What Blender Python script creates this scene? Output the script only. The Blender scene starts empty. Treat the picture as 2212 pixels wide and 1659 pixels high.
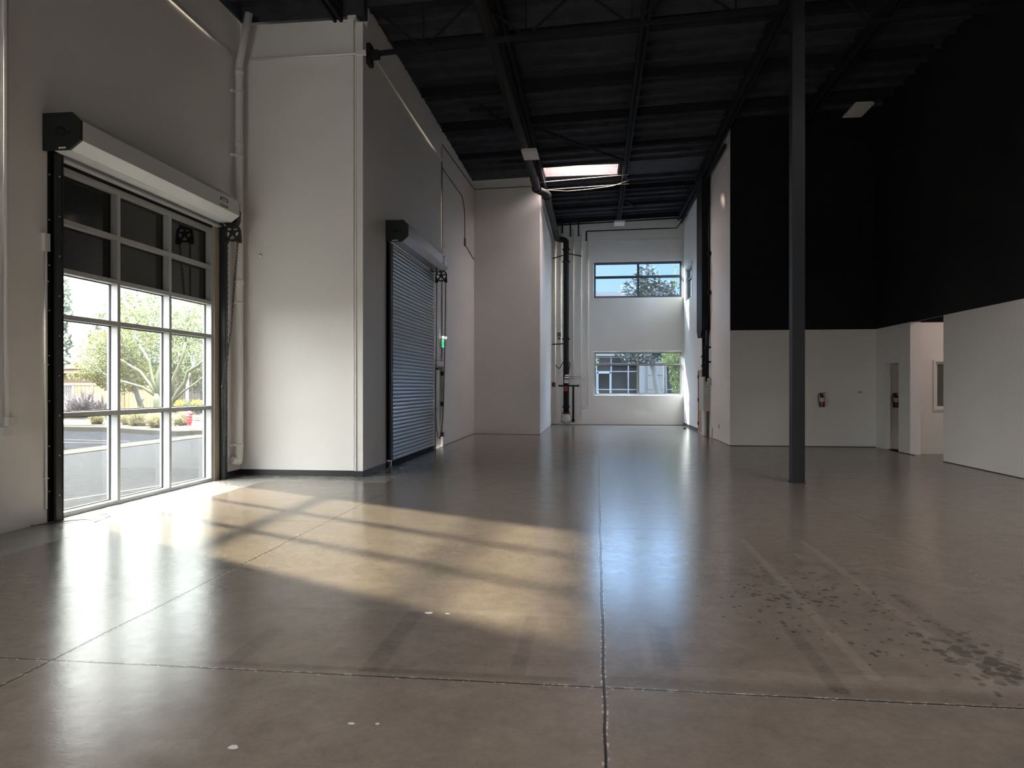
import bpy, math, random
from mathutils import Vector, Matrix
R = math.radians
rnd = random.Random(7)
COL = bpy.context.scene.collection
S = bpy.context.scene

# ------------------------------------------------------------------ materials
def new_mat(name):
    m = bpy.data.materials.new(name); m.use_nodes = True
    nt = m.node_tree; nt.nodes.clear()
    return m, nt
def N(nt, t, **kw):
    n = nt.nodes.new(t)
    for k, v in kw.items():
        if k.startswith('i_'):
            n.inputs[k[2:].replace('_', ' ')].default_value = v
        else: setattr(n, k, v)
    return n
def mat(name, col, rough=0.6, metal=0.0, spec=0.5, var=0.0, vscale=3.0, bump=0.0, bscale=60.0, emit=None, estr=0.0, transl=0.0):
    m, nt = new_mat(name); L = nt.links.new
    out = N(nt, 'ShaderNodeOutputMaterial'); b = N(nt, 'ShaderNodeBsdfPrincipled')
    b.inputs['Roughness'].default_value = rough; b.inputs['Metallic'].default_value = metal
    b.inputs['Specular IOR Level'].default_value = spec
    b.inputs['Base Color'].default_value = (*col, 1)
    geo = N(nt, 'ShaderNodeNewGeometry')
    if var:
        no = N(nt, 'ShaderNodeTexNoise'); no.inputs['Scale'].default_value = vscale; no.inputs['Detail'].default_value = 4
        L(geo.outputs['Position'], no.inputs['Vector'])
        mr = N(nt, 'ShaderNodeMapRange'); mr.inputs[3].default_value = 1 - var; mr.inputs[4].default_value = 1 + var
        mr.inputs[1].default_value = 0.3; mr.inputs[2].default_value = 0.7
        L(no.outputs['Fac'], mr.inputs[0])
        mx = N(nt, 'ShaderNodeVectorMath', operation='SCALE'); mx.inputs[0].default_value = col
        L(mr.outputs[0], mx.inputs['Scale']); L(mx.outputs[0], b.inputs['Base Color'])
    if bump:
        n2 = N(nt, 'ShaderNodeTexNoise'); n2.inputs['Scale'].default_value = bscale; n2.inputs['Detail'].default_value = 3
        L(geo.outputs['Position'], n2.inputs['Vector'])
        bp = N(nt, 'ShaderNodeBump'); bp.inputs['Strength'].default_value = bump; bp.inputs['Distance'].default_value = 0.01
        L(n2.outputs['Fac'], bp.inputs['Height']); L(bp.outputs[0], b.inputs['Normal'])
    if emit:
        b.inputs['Emission Color'].default_value = (*emit, 1); b.inputs['Emission Strength'].default_value = estr
    last = b.outputs[0]
    if transl:
        tr = N(nt, 'ShaderNodeBsdfTranslucent'); tr.inputs[0].default_value = (*[min(1, c * 1.3) for c in col], 1)
        ms = N(nt, 'ShaderNodeMixShader'); ms.inputs[0].default_value = transl
        L(last, ms.inputs[1]); L(tr.outputs[0], ms.inputs[2]); last = ms.outputs[0]
    L(last, out.inputs[0])
    return m
def glass_mat(name, tint, dust=0.03, refl=1.0, dustcol=(0.8, 0.85, 0.85)):
    m, nt = new_mat(name); L = nt.links.new
    out = N(nt, 'ShaderNodeOutputMaterial')
    t = N(nt, 'ShaderNodeBsdfTransparent'); t.inputs[0].default_value = (*tint, 1)
    g = N(nt, 'ShaderNodeBsdfGlossy'); g.inputs['Roughness'].default_value = 0.0
    lw = N(nt, 'ShaderNodeLayerWeight'); pw = N(nt, 'ShaderNodeMath', operation='POWER'); L(lw.outputs['Facing'], pw.inputs[0]); pw.inputs[1].default_value = 5
    f = N(nt, 'ShaderNodeMath', operation='MULTIPLY_ADD'); L(pw.outputs[0], f.inputs[0]); f.inputs[1].default_value = .9; f.inputs[2].default_value = .07
    ms = N(nt, 'ShaderNodeMixShader'); L(f.outputs[0], ms.inputs[0]); L(t.outputs[0], ms.inputs[1]); L(g.outputs[0], ms.inputs[2])
    tl = N(nt, 'ShaderNodeBsdfTranslucent'); tl.inputs[0].default_value = (*dustcol, 1)
    m2 = N(nt, 'ShaderNodeMixShader')
    geo = N(nt, 'ShaderNodeNewGeometry')
    no = N(nt, 'ShaderNodeTexNoise'); no.inputs['Scale'].default_value = 1.6; L(geo.outputs['Position'], no.inputs['Vector'])
    mr = N(nt, 'ShaderNodeMapRange'); mr.inputs[1].default_value = .3; mr.inputs[2].default_value = .7; mr.inputs[3].default_value = dust * .7; mr.inputs[4].default_value = dust * 1.3
    L(no.outputs['Fac'], mr.inputs[0]); L(mr.outputs[0], m2.inputs[0])
    L(ms.outputs[0], m2.inputs[1]); L(tl.outputs[0], m2.inputs[2]); L(m2.outputs[0], out.inputs[0])
    return m

def stripes_mat(name, col, dark, axis, pitch, frac, rough=0.5, metal=0.0, var=0.0):
    """a profile line every `pitch` metres along an axis (seams, corrugation)"""
    m, nt = new_mat(name); L = nt.links.new
    out = N(nt, 'ShaderNodeOutputMaterial'); b = N(nt, 'ShaderNodeBsdfPrincipled')
    b.inputs['Roughness'].default_value = rough; b.inputs['Metallic'].default_value = metal
    geo = N(nt, 'ShaderNodeNewGeometry'); sp = N(nt, 'ShaderNodeSeparateXYZ'); L(geo.outputs['Position'], sp.inputs[0])
    dv = N(nt, 'ShaderNodeMath', operation='DIVIDE'); dv.inputs[1].default_value = pitch; L(sp.outputs[axis], dv.inputs[0])
    fr = N(nt, 'ShaderNodeMath', operation='FRACT'); L(dv.outputs[0], fr.inputs[0])
    ls = N(nt, 'ShaderNodeMath', operation='LESS_THAN'); ls.inputs[1].default_value = frac; L(fr.outputs[0], ls.inputs[0])
    mx = N(nt, 'ShaderNodeMix', data_type='RGBA'); mx.inputs[6].default_value = (*col, 1); mx.inputs[7].default_value = (*dark, 1)
    L(ls.outputs[0], mx.inputs[0]); L(mx.outputs[2], b.inputs['Base Color']); L(b.outputs[0], out.inputs[0])
    return m

M = {}
M['white'] = mat('white_wall_paint', (0.77, 0.745, 0.73), 0.55, spec=0.3, var=0.02, vscale=0.8, bump=0.05, bscale=90)
M['whitepipe'] = mat('white_painted_metal', (0.74, 0.72, 0.69), 0.6, spec=0.2)
M['blackwall'] = mat('black_wall_paint', (0.0085, 0.0088, 0.0095), 0.75, spec=0.25, var=0.15, vscale=2)
M['ceil'] = mat('black_ceiling_paint', (0.050, 0.053, 0.066), 0.8, spec=0.2, var=0.2, vscale=3)
M['steelblack'] = mat('black_painted_steel', (0.020, 0.0205, 0.025), 0.75, spec=0.15)
M['steeldark'] = mat('dark_grey_painted_steel', (0.020, 0.021, 0.026), 0.8, spec=0.1)
M['column'] = mat('charcoal_column_paint', (0.017, 0.019, 0.024), 0.5, spec=0.45)
M['rubber'] = mat('black_rubber_base', (0.012, 0.013, 0.017), 0.4, spec=0.4)
M['alu'] = mat('anodised_aluminium', (0.40, 0.41, 0.41), 0.42, metal=0.1, spec=0.5)
M['aludark'] = mat('dark_anodised_frame', (0.10, 0.11, 0.13), 0.4, metal=0.4)
M['gasket'] = mat('black_gasket', (0.01, 0.01, 0.012), 0.6)
M['spandrel'] = mat('black_spandrel_glass', (0.012, 0.012, 0.013), 0.06, spec=0.5)
M['hood'] = mat('grey_galvanised_hood', (0.62, 0.62, 0.61), 0.42, metal=0.1)
M['hood2'] = mat('bright_galvanised_hood', (0.55, 0.56, 0.60), 0.22, metal=0.85)
M['bracket'] = mat('black_steel_bracket', (0.010, 0.012, 0.012), 0.5, spec=0.4)
M['slat'] = mat('galvanised_curtain_slat', (0.34, 0.34, 0.355), 0.33, metal=0.6)
M['tanjamb'] = mat('tan_jamb_paint', (0.36, 0.30, 0.24), 0.6)
M['bolt'] = mat('zinc_bolt', (0.6, 0.6, 0.6), 0.3, metal=0.8)
M['chain'] = mat('dark_steel_chain', (0.05, 0.05, 0.05), 0.45, metal=0.6)
M['label'] = mat('white_paper_label', (0.6, 0.6, 0.58), 0.6)
M['ink'] = mat('black_label_print', (0.02, 0.02, 0.02), 0.6)
M['greenlit'] = mat('lit_green_exit_legend', (0.05, 0.5, 0.2), 0.4, emit=(0.05, 0.9, 0.35), estr=0.25)
M['lamphead'] = mat('lit_emergency_lamp_head', (0.9, 0.95, 0.9), 0.4, emit=(0.85, 1.0, 0.9), estr=0.35)
M['plastic'] = mat('white_plastic', (0.7, 0.69, 0.67), 0.4)
M['fixture'] = mat('white_fixture_body', (0.55, 0.53, 0.51), 0.5)
M['lens'] = mat('unlit_diffuser_lens', (0.62, 0.60, 0.58), 0.4)
M['red'] = mat('red_enamel', (0.1800, 0.0060, 0.0075), 0.3, spec=0.5)
M['redbox'] = mat('red_alarm_plastic', (0.2250, 0.0050, 0.0100), 0.4)
M['iron'] = mat('dark_brown_iron_pipe', (0.018, 0.0155, 0.015), 0.6, metal=0.0, spec=0.25)
M['wood'] = mat('oak_veneer_door', (0.40, 0.235, 0.15), 0.5, var=0.12, vscale=4)
M['panel'] = mat('grey_electrical_cabinet', (0.50, 0.50, 0.47), 0.45)
M['hinge'] = mat('dark_bronze_hardware', (0.03, 0.02, 0.015), 0.4, metal=0.5)
M['chrome'] = mat('satin_chrome', (0.6, 0.6, 0.6), 0.25, metal=0.9)
M['doorgrey'] = mat('beige_steel_door_paint', (0.60, 0.57, 0.53), 0.5)
M['conduit'] = mat('galvanised_conduit', (0.17, 0.155, 0.145), 0.65, spec=0.2)
M['lining'] = stripes_mat('ribbed_pink_lining', (0.10, 0.072, 0.066), (0.045, 0.03, 0.03), 2, .05, .3, 0.6)
M['curb'] = mat('pale_timber_curb', (0.0990, 0.0825, 0.0858), 0.6, var=0.25, vscale=9)
M['hose'] = mat('black_rubber_hose', (0.008, 0.008, 0.008), 0.5)
M['asphalt'] = mat('grey_asphalt', (0.0169, 0.0173, 0.0182), 0.9, spec=0.0, var=0.22, vscale=9, bump=0.3, bscale=70)
M['asphalt2'] = mat('dark_asphalt', (0.0101, 0.0105, 0.0123), 0.9, spec=0.0, var=0.25, vscale=5)
M['concrete'] = mat('pale_concrete', (0.0266, 0.0260, 0.0234), 0.9, spec=0.0, var=0.12, vscale=5)
M['mulch'] = mat('mulch_soil', (0.051, 0.038, 0.028), 1.0, spec=0.1, var=0.4, vscale=12)
M['paintline'] = mat('white_road_paint', (0.042, 0.042, 0.039), 0.8, spec=0.0)
M['stucco'] = mat('tan_stucco', (0.0816, 0.0599, 0.0421), 0.9, spec=0.1, var=0.05, vscale=2)
M['fascia'] = mat('cream_fascia', (0.1472, 0.1216, 0.0816), 0.8)
M['tanmetal'] = stripes_mat('tan_corrugated_steel', (0.155, 0.112, 0.058), (0.070, 0.048, 0.026), 0, 0.27, 0.16, 0.6)
M['tanframe'] = mat('tan_steel_frame', (0.1584, 0.1328, 0.0920), 0.6)
M['ironfence'] = mat('dark_iron_fence', (0.08, 0.08, 0.11), 0.5)
M['hydrant'] = mat('hydrant_red_paint', (0.216, 0.009, 0.017), 0.4)
M['bark_green'] = mat('green_palo_verde_bark', (0.0432, 0.0516, 0.0268), 0.7, var=0.15)
M['bark_grey'] = mat('grey_bark', (0.0420, 0.0402, 0.0420), 0.8, var=0.2, vscale=6)
M['bark_white'] = mat('white_birch_bark', (0.1680, 0.1659, 0.1568), 0.7, var=0.2, vscale=9)
def leafmat(name, a, tl=0.45): return mat(name, a, 0.5, spec=0.3, var=0.45, vscale=1.7, transl=tl)
M['leaf_dark'] = leafmat('dark_green_leaf', (0.0512, 0.0672, 0.0512), 0.3)
M['leaf_yel'] = leafmat('yellow_green_leaf', (0.0654, 0.0687, 0.0221))
M['leaf_mid'] = leafmat('mid_green_leaf', (0.0464, 0.0608, 0.0304))
M['leaf_pale'] = leafmat('pale_green_leaf', (0.0677, 0.0806, 0.0418))
M['leaf_bamboo'] = leafmat('bright_bamboo_leaf', (0.0550, 0.0704, 0.0179))
M['leaf_ficus'] = leafmat('grey_green_ficus_leaf', (0.0149, 0.0187, 0.0176), 0.25)
M['grass'] = leafmat('straw_grass', (0.1198, 0.1088, 0.0612))
M['flax'] = leafmat('purple_grey_flax', (0.0620, 0.0510, 0.0560), 0.25)
M['hedge'] = leafmat('clipped_hedge_leaf', (0.102, 0.128, 0.051))
M['yellow'] = mat('yellow_flower', (0.304, 0.230, 0.016), 0.6, transl=0.4)
M['facade'] = mat('pale_grey_facade_panel', (0.0429, 0.0429, 0.0445), 0.8, var=0.04)
M['facade2'] = mat('mid_grey_parapet', (0.058, 0.059, 0.065), 0.8, var=0.05)
M['storeglass'] = mat('dark_storefront_glass', (0.008, 0.009, 0.011), 0.06, spec=0.12)
M['storeframe'] = mat('pale_blue_grey_frame', (0.088, 0.099, 0.120), 0.4, metal=0.2)
M['glassL'] = glass_mat('dusty_clear_glass', (0.74, 0.78, 0.76), 0.004)
M['glassB'] = glass_mat('blue_tinted_glass', (0.44, 0.57, 0.69), 0.003)
M['rocks'] = mat('pale_river_rock', (0.139, 0.125, 0.112), 0.9, var=0.3, vscale=8)
M['debris'] = mat('pale_paint_chip', (0.4500, 0.4440, 0.4320), 0.6)
M['lampon'] = mat('lit_office_panel', (0.9, 0.8, 0.75), 0.4, emit=(1.0, 0.80, 0.72), estr=3.2)

def skylens(fac=.5, name='frosted_skylight_lens'):
    m, nt = new_mat(name); L = nt.links.new
    out = N(nt, 'ShaderNodeOutputMaterial')
    t = N(nt, 'ShaderNodeBsdfTransparent'); t.inputs[0].default_value = (.80, .72, .70, 1)
    tl = N(nt, 'ShaderNodeBsdfTranslucent'); tl.inputs[0].default_value = (.98, .80, .78, 1)
    ms = N(nt, 'ShaderNodeMixShader'); ms.inputs[0].default_value = fac
    geo = N(nt, 'ShaderNodeNewGeometry'); br = N(nt, 'ShaderNodeTexBrick'); br.inputs['Scale'].default_value = 9
    br.inputs['Color1'].default_value = (1, .86, .80, 1); br.inputs['Color2'].default_value = (.85, .72, .70, 1); br.inputs['Mortar'].default_value = (.35, .27, .27, 1)
    L(geo.outputs['Position'], br.inputs['Vector']); L(br.outputs['Color'], tl.inputs[0])
    L(t.outputs[0], ms.inputs[1]); L(tl.outputs[0], ms.inputs[2]); L(ms.outputs[0], out.inputs[0])
    return m
M['skylens'] = skylens(.88); M['clearlens'] = glass_mat('added_roof_light_glass', (.80, .74, .72), 0.0)

def floor_mat():
    m, nt = new_mat('polished_concrete_floor'); L = nt.links.new
    out = N(nt, 'ShaderNodeOutputMaterial'); b = N(nt, 'ShaderNodeBsdfPrincipled')
    geo = N(nt, 'ShaderNodeNewGeometry'); sp = N(nt, 'ShaderNodeSeparateXYZ'); L(geo.outputs['Position'], sp.inputs[0])
    X, Y = sp.outputs[0], sp.outputs[1]
    def mth(op, a, c=None, d=None, clamp=False):
        n = N(nt, 'ShaderNodeMath', operation=op, use_clamp=clamp)
        for i, v in enumerate((a, c, d)):
            if v is None: continue
            if isinstance(v, (int, float)): n.inputs[i].default_value = v
            else: L(v, n.inputs[i])
        return n.outputs[0]
    def noise(scale, detail=4, rough=.55, vec=None, dist=0):
        n = N(nt, 'ShaderNodeTexNoise'); n.inputs['Scale'].default_value = scale; n.inputs['Detail'].default_value = detail
        n.inputs['Roughness'].default_value = rough; n.inputs['Distortion'].default_value = dist
        L(vec or geo.outputs['Position'], n.inputs['Vector']); return n.outputs['Fac']
    def ramp(v, a, c, lo=0.0, hi=1.0):
        n = N(nt, 'ShaderNodeMapRange', clamp=True); L(v, n.inputs[0])
        for i, k in enumerate((a, c, lo, hi)): n.inputs[i + 1].default_value = k
        return n.outputs[0]
    wob = mth('MULTIPLY', mth('SUBTRACT', noise(1.2), .5), .03)
    def line(C, pos, w, soft=.004):
        d = mth('ABSOLUTE', mth('SUBTRACT', mth('ADD', C, wob), pos))
        return ramp(d, w, w + soft, 1, 0)
    def band(C, lo, hi, soft=.01):
        return mth('MULTIPLY', ramp(C, lo - soft, lo + soft), ramp(C, hi - soft, hi + soft, 1, 0))
    def mx(*a):
        r = a[0]
        for k in a[1:]: r = mth('MAXIMUM', r, k)
        return r
    def joints(w, soft):
        return mx(mth('MULTIPLY', line(X, -5.4, w, soft), ramp(Y, 11.1, 11.12, 1, 0)), line(X, -3.07, w, soft), line(X, 0.04, w, soft),
                  mth('MULTIPLY', line(X, 3.13, w, soft), 0.6), mth('MULTIPLY', line(X, 6.2, w, soft), .3),
                  line(Y, 3.69, w, soft), mth('MULTIPLY', line(Y, 7.86, w, soft), .8), mth('MULTIPLY', line(Y, 12.0, w, soft), .5),
                  mth('MULTIPLY', line(Y, 16.2, w, soft), .3), line(Y, -.4, w, soft),
                  mth('MULTIPLY', line(Y, 11.1, w, soft), ramp(X, -3.4, -3.38, 1, 0)))
    J = joints(.0045, .004)
    chipn = ramp(noise(28, 3), .54, .60)
    chips = mth('MULTIPLY', mth('SUBTRACT', joints(.012, .006), J, clamp=True), chipn)
    # mottling
    n1 = noise(.55, 5, .6); n2 = noise(3.2, 5, .65, dist=.4); n3 = noise(34, 3)
    tone = mth('ADD', mth('ADD', ramp(n1, .3, .7, -.10, .10), ramp(n2, .3, .7, -.13, .13)), mth('ADD', ramp(n3, .3, .7, -.05, .05), ramp(noise(11, 5, .7, None, .6), .35, .65, -.07, .07)))
    # removed-tape ghosts (lighter and darker strips)
    def strip(x0, x1, y0, y1, v): return mth('MULTIPLY', mth('MULTIPLY', band(X, x0, x1), band(Y, y0, y1)), v)
    for s in [(1.435, 1.505, 3.95, 7.5, .2), (2.02, 2.09, 3.95, 7.7, .17), (1.19, 1.28, 3.76, 4.72, -.2), (2.17, 2.26, 4.0, 5.6, -.16),
              (.26, .32, 3.93, 4.74, .15), (.37, .46, 3.95, 4.68, -.15), (-.47, -.38, 3.8, 4.78, -.16), (-1.29, -1.17, 3.75, 4.78, -.17),
              (-2.1, -1.98, 3.76, 4.35, -.16), (.32, 2.9, 3.88, 4.02, .12), (-2.2, .1, 4.79, 4.86, .08), (.05, 3.0, 3.72, 3.84, -.14), (-2.6, -.1, 3.74, 3.80, -.2)]:
        tone = mth('ADD', tone, strip(*s))
    # damp-looking dark splotches on the right
    def gauss(cx, cy, ax, ay, ang):
        dx = mth('SUBTRACT', X, cx); dy = mth('SUBTRACT', Y, cy); c, s_ = math.cos(ang), math.sin(ang)
        u = mth('DIVIDE', mth('ADD', mth('MULTIPLY', dx, c), mth('MULTIPLY', dy, s_)), ax)
        v = mth('DIVIDE', mth('SUBTRACT', mth('MULTIPLY', dy, c), mth('MULTIPLY', dx, s_)), ay)
        return mth('SUBTRACT', 1.0, mth('SQRT', mth('ADD', mth('MULTIPLY', u, u), mth('MULTIPLY', v, v))), clamp=True)
    reg = mx(mth('MULTIPLY', gauss(2.12, 4.35, .42, 1.1, .15), 1.15), mth('MULTIPLY', gauss(1.55, 5.4, 1.1, 1.9, 0), .62))
    vo = N(nt, 'ShaderNodeTexVoronoi', feature='F1'); vo.inputs['Scale'].default_value = 15; vo.inputs['Randomness'].default_value = 1
    mp = N(nt, 'ShaderNodeMapping'); mp.inputs['Scale'].default_value = (1.0, .8, 1); L(geo.outputs['Position'], mp.inputs['Vector']); L(mp.outputs[0], vo.inputs['Vector'])
    spot = mth('SUBTRACT', mth('ADD', mth('MULTIPLY', reg, .62), mth('MULTIPLY', mth('SUBTRACT', noise(9, 3), .5), .9)), vo.outputs['Distance'])
    spot = mth('MULTIPLY', ramp(spot, 0.0, .05), ramp(reg, .02, .2))
    # sparse spots everywhere
    vo2 = N(nt, 'ShaderNodeTexVoronoi', feature='F1'); vo2.inputs['Scale'].default_value = 3.2; L(geo.outputs['Position'], vo2.inputs['Vector'])
    sz = mth('MULTIPLY', ramp(noise(2.1, 2), .45, .75), .085)
    spot2 = mth('MULTIPLY', mth('LESS_THAN', vo2.outputs['Distance'], sz), .55)
    tone = mth('SUBTRACT', tone, mth('ADD', mth('MULTIPLY', spot, .42), mth('MULTIPLY', spot2, .42)))
    tone = mth('ADD', tone, 1.0)
    # pale bare strip near the door wall
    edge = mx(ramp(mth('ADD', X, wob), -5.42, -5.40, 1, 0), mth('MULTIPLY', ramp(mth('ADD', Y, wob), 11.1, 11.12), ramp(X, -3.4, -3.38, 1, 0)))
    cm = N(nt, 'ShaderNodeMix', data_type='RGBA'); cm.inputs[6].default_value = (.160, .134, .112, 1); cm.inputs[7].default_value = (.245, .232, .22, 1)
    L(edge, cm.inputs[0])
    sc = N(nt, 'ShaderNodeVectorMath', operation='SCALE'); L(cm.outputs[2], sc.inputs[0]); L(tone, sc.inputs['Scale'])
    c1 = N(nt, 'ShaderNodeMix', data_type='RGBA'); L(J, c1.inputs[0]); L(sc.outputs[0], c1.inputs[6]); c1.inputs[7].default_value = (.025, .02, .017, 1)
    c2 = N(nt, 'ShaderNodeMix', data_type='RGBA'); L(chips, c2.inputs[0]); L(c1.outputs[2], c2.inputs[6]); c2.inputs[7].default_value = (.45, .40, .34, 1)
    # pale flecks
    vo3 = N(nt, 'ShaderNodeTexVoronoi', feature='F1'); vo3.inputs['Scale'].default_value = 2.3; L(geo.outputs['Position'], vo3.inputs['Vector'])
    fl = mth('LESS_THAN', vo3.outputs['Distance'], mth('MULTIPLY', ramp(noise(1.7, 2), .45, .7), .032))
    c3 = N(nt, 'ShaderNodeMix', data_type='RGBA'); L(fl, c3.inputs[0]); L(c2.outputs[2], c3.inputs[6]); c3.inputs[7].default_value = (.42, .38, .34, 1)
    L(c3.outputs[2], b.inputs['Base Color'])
    rg = mth('ADD', ramp(n2, .3, .7, FR[0], FR[1]), ramp(noise(12, 4), .35, .7, 0, .035))
    L(rg, b.inputs['Roughness']); b.inputs['Specular IOR Level'].default_value = FR[2]
    bp = N(nt, 'ShaderNodeBump'); bp.inputs['Strength'].default_value = .6; bp.inputs['Distance'].default_value = .002
    hh = mth('SUBTRACT', mth('ADD', mth('MULTIPLY', noise(7, 4), .9), mth('MULTIPLY', noise(70, 3), .22)), mth('MULTIPLY', J, 2.0))
    L(hh, bp.inputs['Height']); L(bp.outputs[0], b.inputs['Normal'])
    L(b.outputs[0], out.inputs[0])
    return m
FR = (.185, .22, .72)
M['floor'] = floor_mat()

# ------------------------------------------------------------------ mesh builder
class MB:
    def __init__(s): s.v, s.f, s.m, s.sm = [], [], [], []
    def _add(s, vs, fs, m=0, smooth=False):
        o = len(s.v); s.v += [tuple(p) for p in vs]
        for f in fs: s.f.append(tuple(i + o for i in f)); s.m.append(m); s.sm.append(smooth)
        return s
    def box(s, x0, x1, y0, y1, z0, z1, m=0):
        if x0 > x1: x0, x1 = x1, x0
        if y0 > y1: y0, y1 = y1, y0
        if z0 > z1: z0, z1 = z1, z0
        vs = [(x, y, z) for x in (x0, x1) for y in (y0, y1) for z in (z0, z1)]
        return s._add(vs, [(0, 1, 3, 2), (4, 6, 7, 5), (0, 4, 5, 1), (2, 3, 7, 6), (0, 2, 6, 4), (1, 5, 7, 3)], m)
    def obox(s, a, b, w, h, m=0, up=(0, 0, 1)):
        """bar of section w x h from a to b"""
        a, b = Vector(a), Vector(b); d = (b - a).normalized(); u = Vector(up)
        if abs(d.dot(u)) > .98: u = Vector((0, 1, 0))
        r = d.cross(u).normalized() * w / 2; u2 = r.cross(d).normalized() * h / 2
        vs = [p + sr * r + su * u2 for p in (a, b) for sr, su in ((-1, -1), (1, -1), (1, 1), (-1, 1))]
        return s._add(vs, [(3, 2, 1, 0), (4, 5, 6, 7), (0, 1, 5, 4), (1, 2, 6, 5), (2, 3, 7, 6), (3, 0, 4, 7)], m)
    def tube(s, pts, r, n=10, m=0, caps=True):
        pts = [Vector(p) for p in pts]; rs = r if isinstance(r, (list, tuple)) else [r] * len(pts)
        d0 = (pts[1] - pts[0]).normalized(); up = Vector((0, 0, 1)) if abs(d0.z) < .9 else Vector((1, 0, 0))
        nx = d0.cross(up).normalized(); vs = []; prev = d0
        for i, p in enumerate(pts):
            if i == 0: d = d0
            elif i == len(pts) - 1: d = (pts[i] - pts[i - 1]).normalized()
            else: d = ((pts[i + 1] - pts[i]).normalized() + (pts[i] - pts[i - 1]).normalized()).normalized()
            nx = (nx - d * nx.dot(d)).normalized(); ny = d.cross(nx)
            for k in range(n):
                a = 2 * math.pi * k / n; vs.append(p + (nx * math.cos(a) + ny * math.sin(a)) * rs[i])
        fs = [(i * n + k, i * n + (k + 1) % n, (i + 1) * n + (k + 1) % n, (i + 1) * n + k) for i in range(len(pts) - 1) for k in range(n)]
        s._add(vs, fs, m, True)
        if caps:
            o = len(s.v) - len(vs)
            s.f.append(tuple(o + k for k in range(n))[::-1]); s.m.append(m); s.sm.append(False)
            s.f.append(tuple(o + (len(pts) - 1) * n + k for k in range(n))); s.m.append(m); s.sm.append(False)
        return s
    def lathe(s, c, prof, n=20, m=0, axis='z'):
        c = Vector(c); vs = []
        for r, h in prof:
            for k in range(n):
                a = 2 * math.pi * k / n
                if axis == 'z': vs.append(c + Vector((r * math.cos(a), r * math.sin(a), h)))
                elif axis == 'y': vs.append(c + Vector((r * math.cos(a), h, r * math.sin(a))))
                else: vs.append(c + Vector((h, r * math.cos(a), r * math.sin(a))))
        fs = [(i * n + k, i * n + (k + 1) % n, (i + 1) * n + (k + 1) % n, (i + 1) * n + k) for i in range(len(prof) - 1) for k in range(n)]
        fs += [tuple(range(n))[::-1], tuple((len(prof) - 1) * n + k for k in range(n))]
        return s._add(vs, fs, m, True)
    def prism(s, poly, axis, a0, a1, m=0):
        """poly in the two other axes (x,z for 'y'; y,z for 'x'; x,y for 'z')"""
        def P(u, v, a): return {'y': (u, a, v), 'x': (a, u, v), 'z': (u, v, a)}[axis]
        n = len(poly); vs = [P(u, v, a0) for u, v in poly] + [P(u, v, a1) for u, v in poly]
        fs = [tuple(range(n)), tuple(range(n, 2 * n))[::-1]] + [(k, k + n, (k + 1) % n + n, (k + 1) % n) for k in range(n)]
        return s._add(vs, fs, m)
    def quad(s, a, b, c, d, m=0): return s._add([a, b, c, d], [(0, 1, 2, 3)], m)
    def build(s, name, mats, parent=None, origin=None, fixn=True):
        if not isinstance(mats, (list, tuple)): mats = [mats]
        me = bpy.data.meshes.new(name)
        if parent is not None: o = parent.matrix_world.translation if False else WORLD[parent.name]
        elif origin is not None: o = Vector(origin)
        else:
            xs, ys, zs = zip(*s.v); o = Vector(((min(xs) + max(xs)) / 2, (min(ys) + max(ys)) / 2, min(zs)))
        me.from_pydata([tuple(Vector(p) - o) for p in s.v], [], s.f)
        for mt in mats: me.materials.append(mt)
        me.polygons.foreach_set('material_index', s.m); me.polygons.foreach_set('use_smooth', s.sm)
        if fixn:
            import bmesh
            bm = bmesh.new(); bm.from_mesh(me); bmesh.ops.recalc_face_normals(bm, faces=bm.faces); bm.to_mesh(me); bm.free()
        me.update()
        ob = bpy.data.objects.new(name, me); COL.objects.link(ob)
        if parent is not None: ob.parent = parent; WORLD[ob.name] = o
        else: ob.location = o; WORLD[ob.name] = o
        return ob
WORLD = {}
def thing(name, loc, label, cat, group=None):
    o = bpy.data.objects.new(name, None); COL.objects.link(o); o.location = loc; o.empty_display_size = .2
    WORLD[o.name] = Vector(loc); o['label'] = label; o['category'] = cat
    if group: o['group'] = group
    return o
def tag(o, label, cat, group=None, kind=None):
    o['label'] = label; o['category'] = cat
    if group: o['group'] = group
    if kind: o['kind'] = kind
    return o
def struct(o): o['kind'] = 'structure'; return o
def dup(root, loc, rz=0.0, sc=1.0, label=None):
    r = root.copy(); COL.objects.link(r); r.location = loc; r.rotation_euler = (0, 0, rz); r.scale = (sc, sc, sc)
    WORLD[r.name] = Vector(loc)
    if label: r['label'] = label
    for ch in list(root.children):
        c = ch.copy(); COL.objects.link(c); c.parent = r
        for g in list(ch.children):
            d = g.copy(); COL.objects.link(d); d.parent = c
    return r
def fillet(pts, r, n=6):
    pts = [Vector(p) for p in pts]; out = [pts[0]]
    for i in range(1, len(pts) - 1):
        a = (pts[i - 1] - pts[i]).normalized(); b = (pts[i + 1] - pts[i]).normalized()
        p0, p1 = pts[i] + a * r, pts[i] + b * r
        for k in range(n + 1):
            t = k / n; out.append(p0 * (1 - t) ** 2 + pts[i] * 2 * t * (1 - t) + p1 * t * t)
    out.append(pts[-1]); return out
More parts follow.
